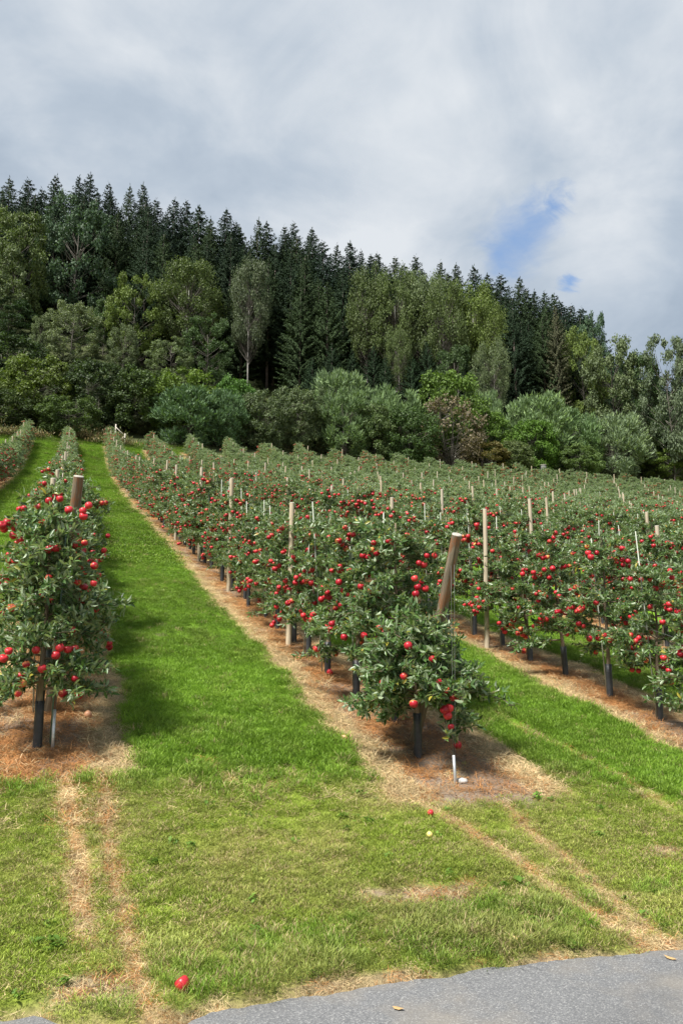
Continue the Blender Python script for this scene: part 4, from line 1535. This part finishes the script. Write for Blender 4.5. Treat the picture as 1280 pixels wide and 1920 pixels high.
def scatter(u0, u1, v0, v1, dens, big):
    n = int((u1 - u0) * (v1 - v0) * dens)
    u, v = R2.uniform(u0, u1, n), R2.uniform(v0, v1, n)
    x, y = xy_of(u, v)
    z = terrain(x, y)
    pxx = 640 + FPX * x / np.maximum(y, .5)
    ok = (y > 2.5) & (pxx > -120) & (pxx < 1420)
    u, v, x, y, z = u[ok], v[ok], x[ok], y[ok], z[ok]
    pale, brown, soil, lush, mown, rough, n1, n2, n3 = cover(u, v)
    n = len(u)
    rr = R2.random(n)
    road = u < road_edge(v) + .005 + .05 * (fbm(u * 9, v * 9, 2) - .5)
    isg = (rr < (lush + mown + (u > 68.8) + .10 * pale * (R2.random(n) < .5))) & ~road & (u < 71.5)
    i = np.where(isg)[0]
    L = lush[i] > R2.random(len(i))
    verge = (u[i] < 4.25) & (fbm(v[i] * 1.8 + 5, u[i] * 1.2) + .10 * sstep(.9, 1.5, v[i]) * sstep(3.2, 2.6, v[i]) > .60)
    tall = L | verge
    n1b = fbm(u[i] * 2.6 + 30, v[i] * 2.6 + 8, 2)
    lf = lush[i][:, None]
    base = np.where(tall[:, None], np.array([[.200, .350, .036]]), np.array([[.275, .365, .052]]))
    yel = np.clip((n1[i] - .42) * 1.5 + (n1b - .5) * 1.2, 0, .62)[:, None] * (1 - .72 * lf)
    base = base * (1 - yel) + np.array([[.43, .43, .14]]) * yel
    base = base * R2.uniform(.75, 1.25, (len(i), 1)) * (.62 + .74 * n3[i][:, None])
    dry = R2.random(len(i)) < np.where(lush[i] > .5, .02, .16)
    base[dry] = np.array([.55, .45, .24]) * R2.uniform(.7, 1.15, (dry.sum(), 1))
    sc = np.where(tall, R2.uniform(.7, 1.25, len(i)) * (.75 + .5 * n1b), R2.uniform(.6, 1.2, len(i)))
    sc = np.where(verge, sc * .75, sc)
    sc *= np.where(pale[i] + brown[i] > .4, .6, 1)
    kind = np.where(tall, 3 + R2.integers(0, 3, len(i)), R2.integers(0, 3, len(i)))
    weedy = (R2.random(len(i)) < np.where(fbm(u[i] * 1.4 + 50, v[i] * 1.4 + 20, 2) > .60, .035, .004)) | ((np.hypot(u[i] - 5.95, v[i] - 3.75) < .22) & (R2.random(len(i)) < .7))
    kind[weedy] = 8 + R2.integers(0, 3, weedy.sum())
    base[weedy] = np.array([.14, .26, .04]) * R2.uniform(.7, 1.3, (weedy.sum(), 1))
    if big > 1:
        kind = 6 + R2.integers(0, 2, len(i))
    wsc = sc * (1 if big <= 1 else big)
    gp.append(np.column_stack([x[i], y[i], z[i]]))
    gs.append(np.column_stack([wsc, wsc, sc]))
    gr.append(np.column_stack([R2.normal(0, .12, len(i)), R2.normal(0, .12, len(i)), R2.uniform(0, 6.28, len(i))]))
    gi_.append(kind)
    gt.append(base)
    # straw
    p = R2.random(n)
    iss = (p < (pale + brown * .9 + soil * .22 + mown * .08) * (1 if u1 < 20 else .5)) & (u < 68.6) & (u > road_edge(v) - .06)
    i = np.where(iss)[0]
    isb = brown[i] + .5 * soil[i] > R2.random(len(i)) * (pale[i] + brown[i] + .5 * soil[i] + .05)
    base = np.where(isb[:, None], np.array([[.48, .245, .095]]), np.array([[.66, .53, .31]])) * R2.uniform(.45, 1.3, (len(i), 1))
    sp_.append(np.column_stack([x[i], y[i], z[i]]))
    s_ = R2.uniform(.6, 1.25, len(i)) * (1 if big <= 1 else big) * np.where(u[i] < 5.9, .66, 1)
    s_ = np.where(u[i] < road_edge(v[i]) + .15, s_ * .75, s_)
    ss.append(np.column_stack([s_, s_, s_]))
    sr.append(lie_on(x[i], y[i], R2.uniform(0, 6.28, len(i)), .12))
    si.append(R2.integers(0, 4, len(i)))
    stt.append(base)


scatter(3.4, 5.2, -2.2, 4.8, 950, 1)
scatter(5.2, 7.4, -3.0, 6.5, 720, 1)
scatter(7.4, 11, -5.0, 8.5, 480, 1)
scatter(11, 18, -6.0, 10.0, 260, 1)
scatter(18, 32, -7.5, 7.0, 110, 1.5)
scatter(32, 72.0, -8.0, 12.0, 42, 2.2)
tag(gn_scatter('grass', np.concatenate(gp), np.concatenate(gs), np.concatenate(gr), np.concatenate(gi_), np.concatenate(gt), GRASS), 'green grass of the alleys and the mown foreground', None, None, 'stuff')
tag(gn_scatter('straw', np.concatenate(sp_), np.concatenate(ss), np.concatenate(sr), np.concatenate(si), np.concatenate(stt), STRAW), 'dry cut grass lying on the strips under the trees', None, None, 'stuff')
# pebbles and crumbs of soil on the bare strips
n = 5200
u, v = R2.uniform(5.7, 12, n), R2.uniform(-1.2, 7.4, n)
x, y = xy_of(u, v)
cv = cover(u, v)
keep = (R2.random(n) < cv[2] * .9 + (cv[0] + cv[1]) * .15)
x, y = x[keep], y[keep]
n = len(x)
peb = []
for i in range(3):
    mb = MB().lathe([(.001, -.5), (.42, -.3), (.5, .05), (.34, .36), (.001, .45)], 7)
    mb.v[0] = mb.v[0] * (1 + .5 * (np.random.default_rng(i).random(mb.v[0].shape) - .5))
    peb.append(mb.mesh('pebble', [M['blade']], False))
q = R2.uniform(.006, .022, n)
pc = np.where(R2.random((n, 1)) < .3, [[.34, .31, .28]], [[.17, .125, .09]]) * R2.uniform(.6, 1.3, (n, 1))
tag(gn_scatter('gravel', np.column_stack([x, y, terrain(x, y) + .003]), np.column_stack([q, q * .8, q * .6]), np.column_stack([R2.normal(0, .3, n), R2.normal(0, .3, n), R2.uniform(0, 6, n)]),
               R2.integers(0, 3, n), pc, peb), 'pebbles and soil crumbs on the bare strips', None, None, 'stuff')
# dry bank of long grass at the head of the alleys
n = 700
u, v = R2.uniform(69.4, 73, n), R2.uniform(-9, 6, n)
keep = fbm(u * .5 + 3, v * .35 + 9, 2) > .53
u, v = u[keep], v[keep]
n = len(u)
x, y = xy_of(u, v)
q = R2.uniform(4, 8, n)
tag(gn_scatter('dry_grass', np.column_stack([x, y, terrain(x, y)]), np.column_stack([q * 1.1, q * 1.1, q]), np.column_stack([R2.normal(0, .2, n), R2.normal(0, .2, n), R2.uniform(0, 6, n)]),
               R2.integers(6, 8, n), np.where(R2.random((n, 1)) < .6, [[.34, .27, .13]], [[.14, .17, .05]]) * R2.uniform(.6, 1.2, (n, 1)), GRASS), 'long dry grass on the bank above the rows', None, None, 'stuff')
print('points: grass', sum(len(a) for a in gp), 'straw', sum(len(a) for a in sp_), 'trees', len(spots))
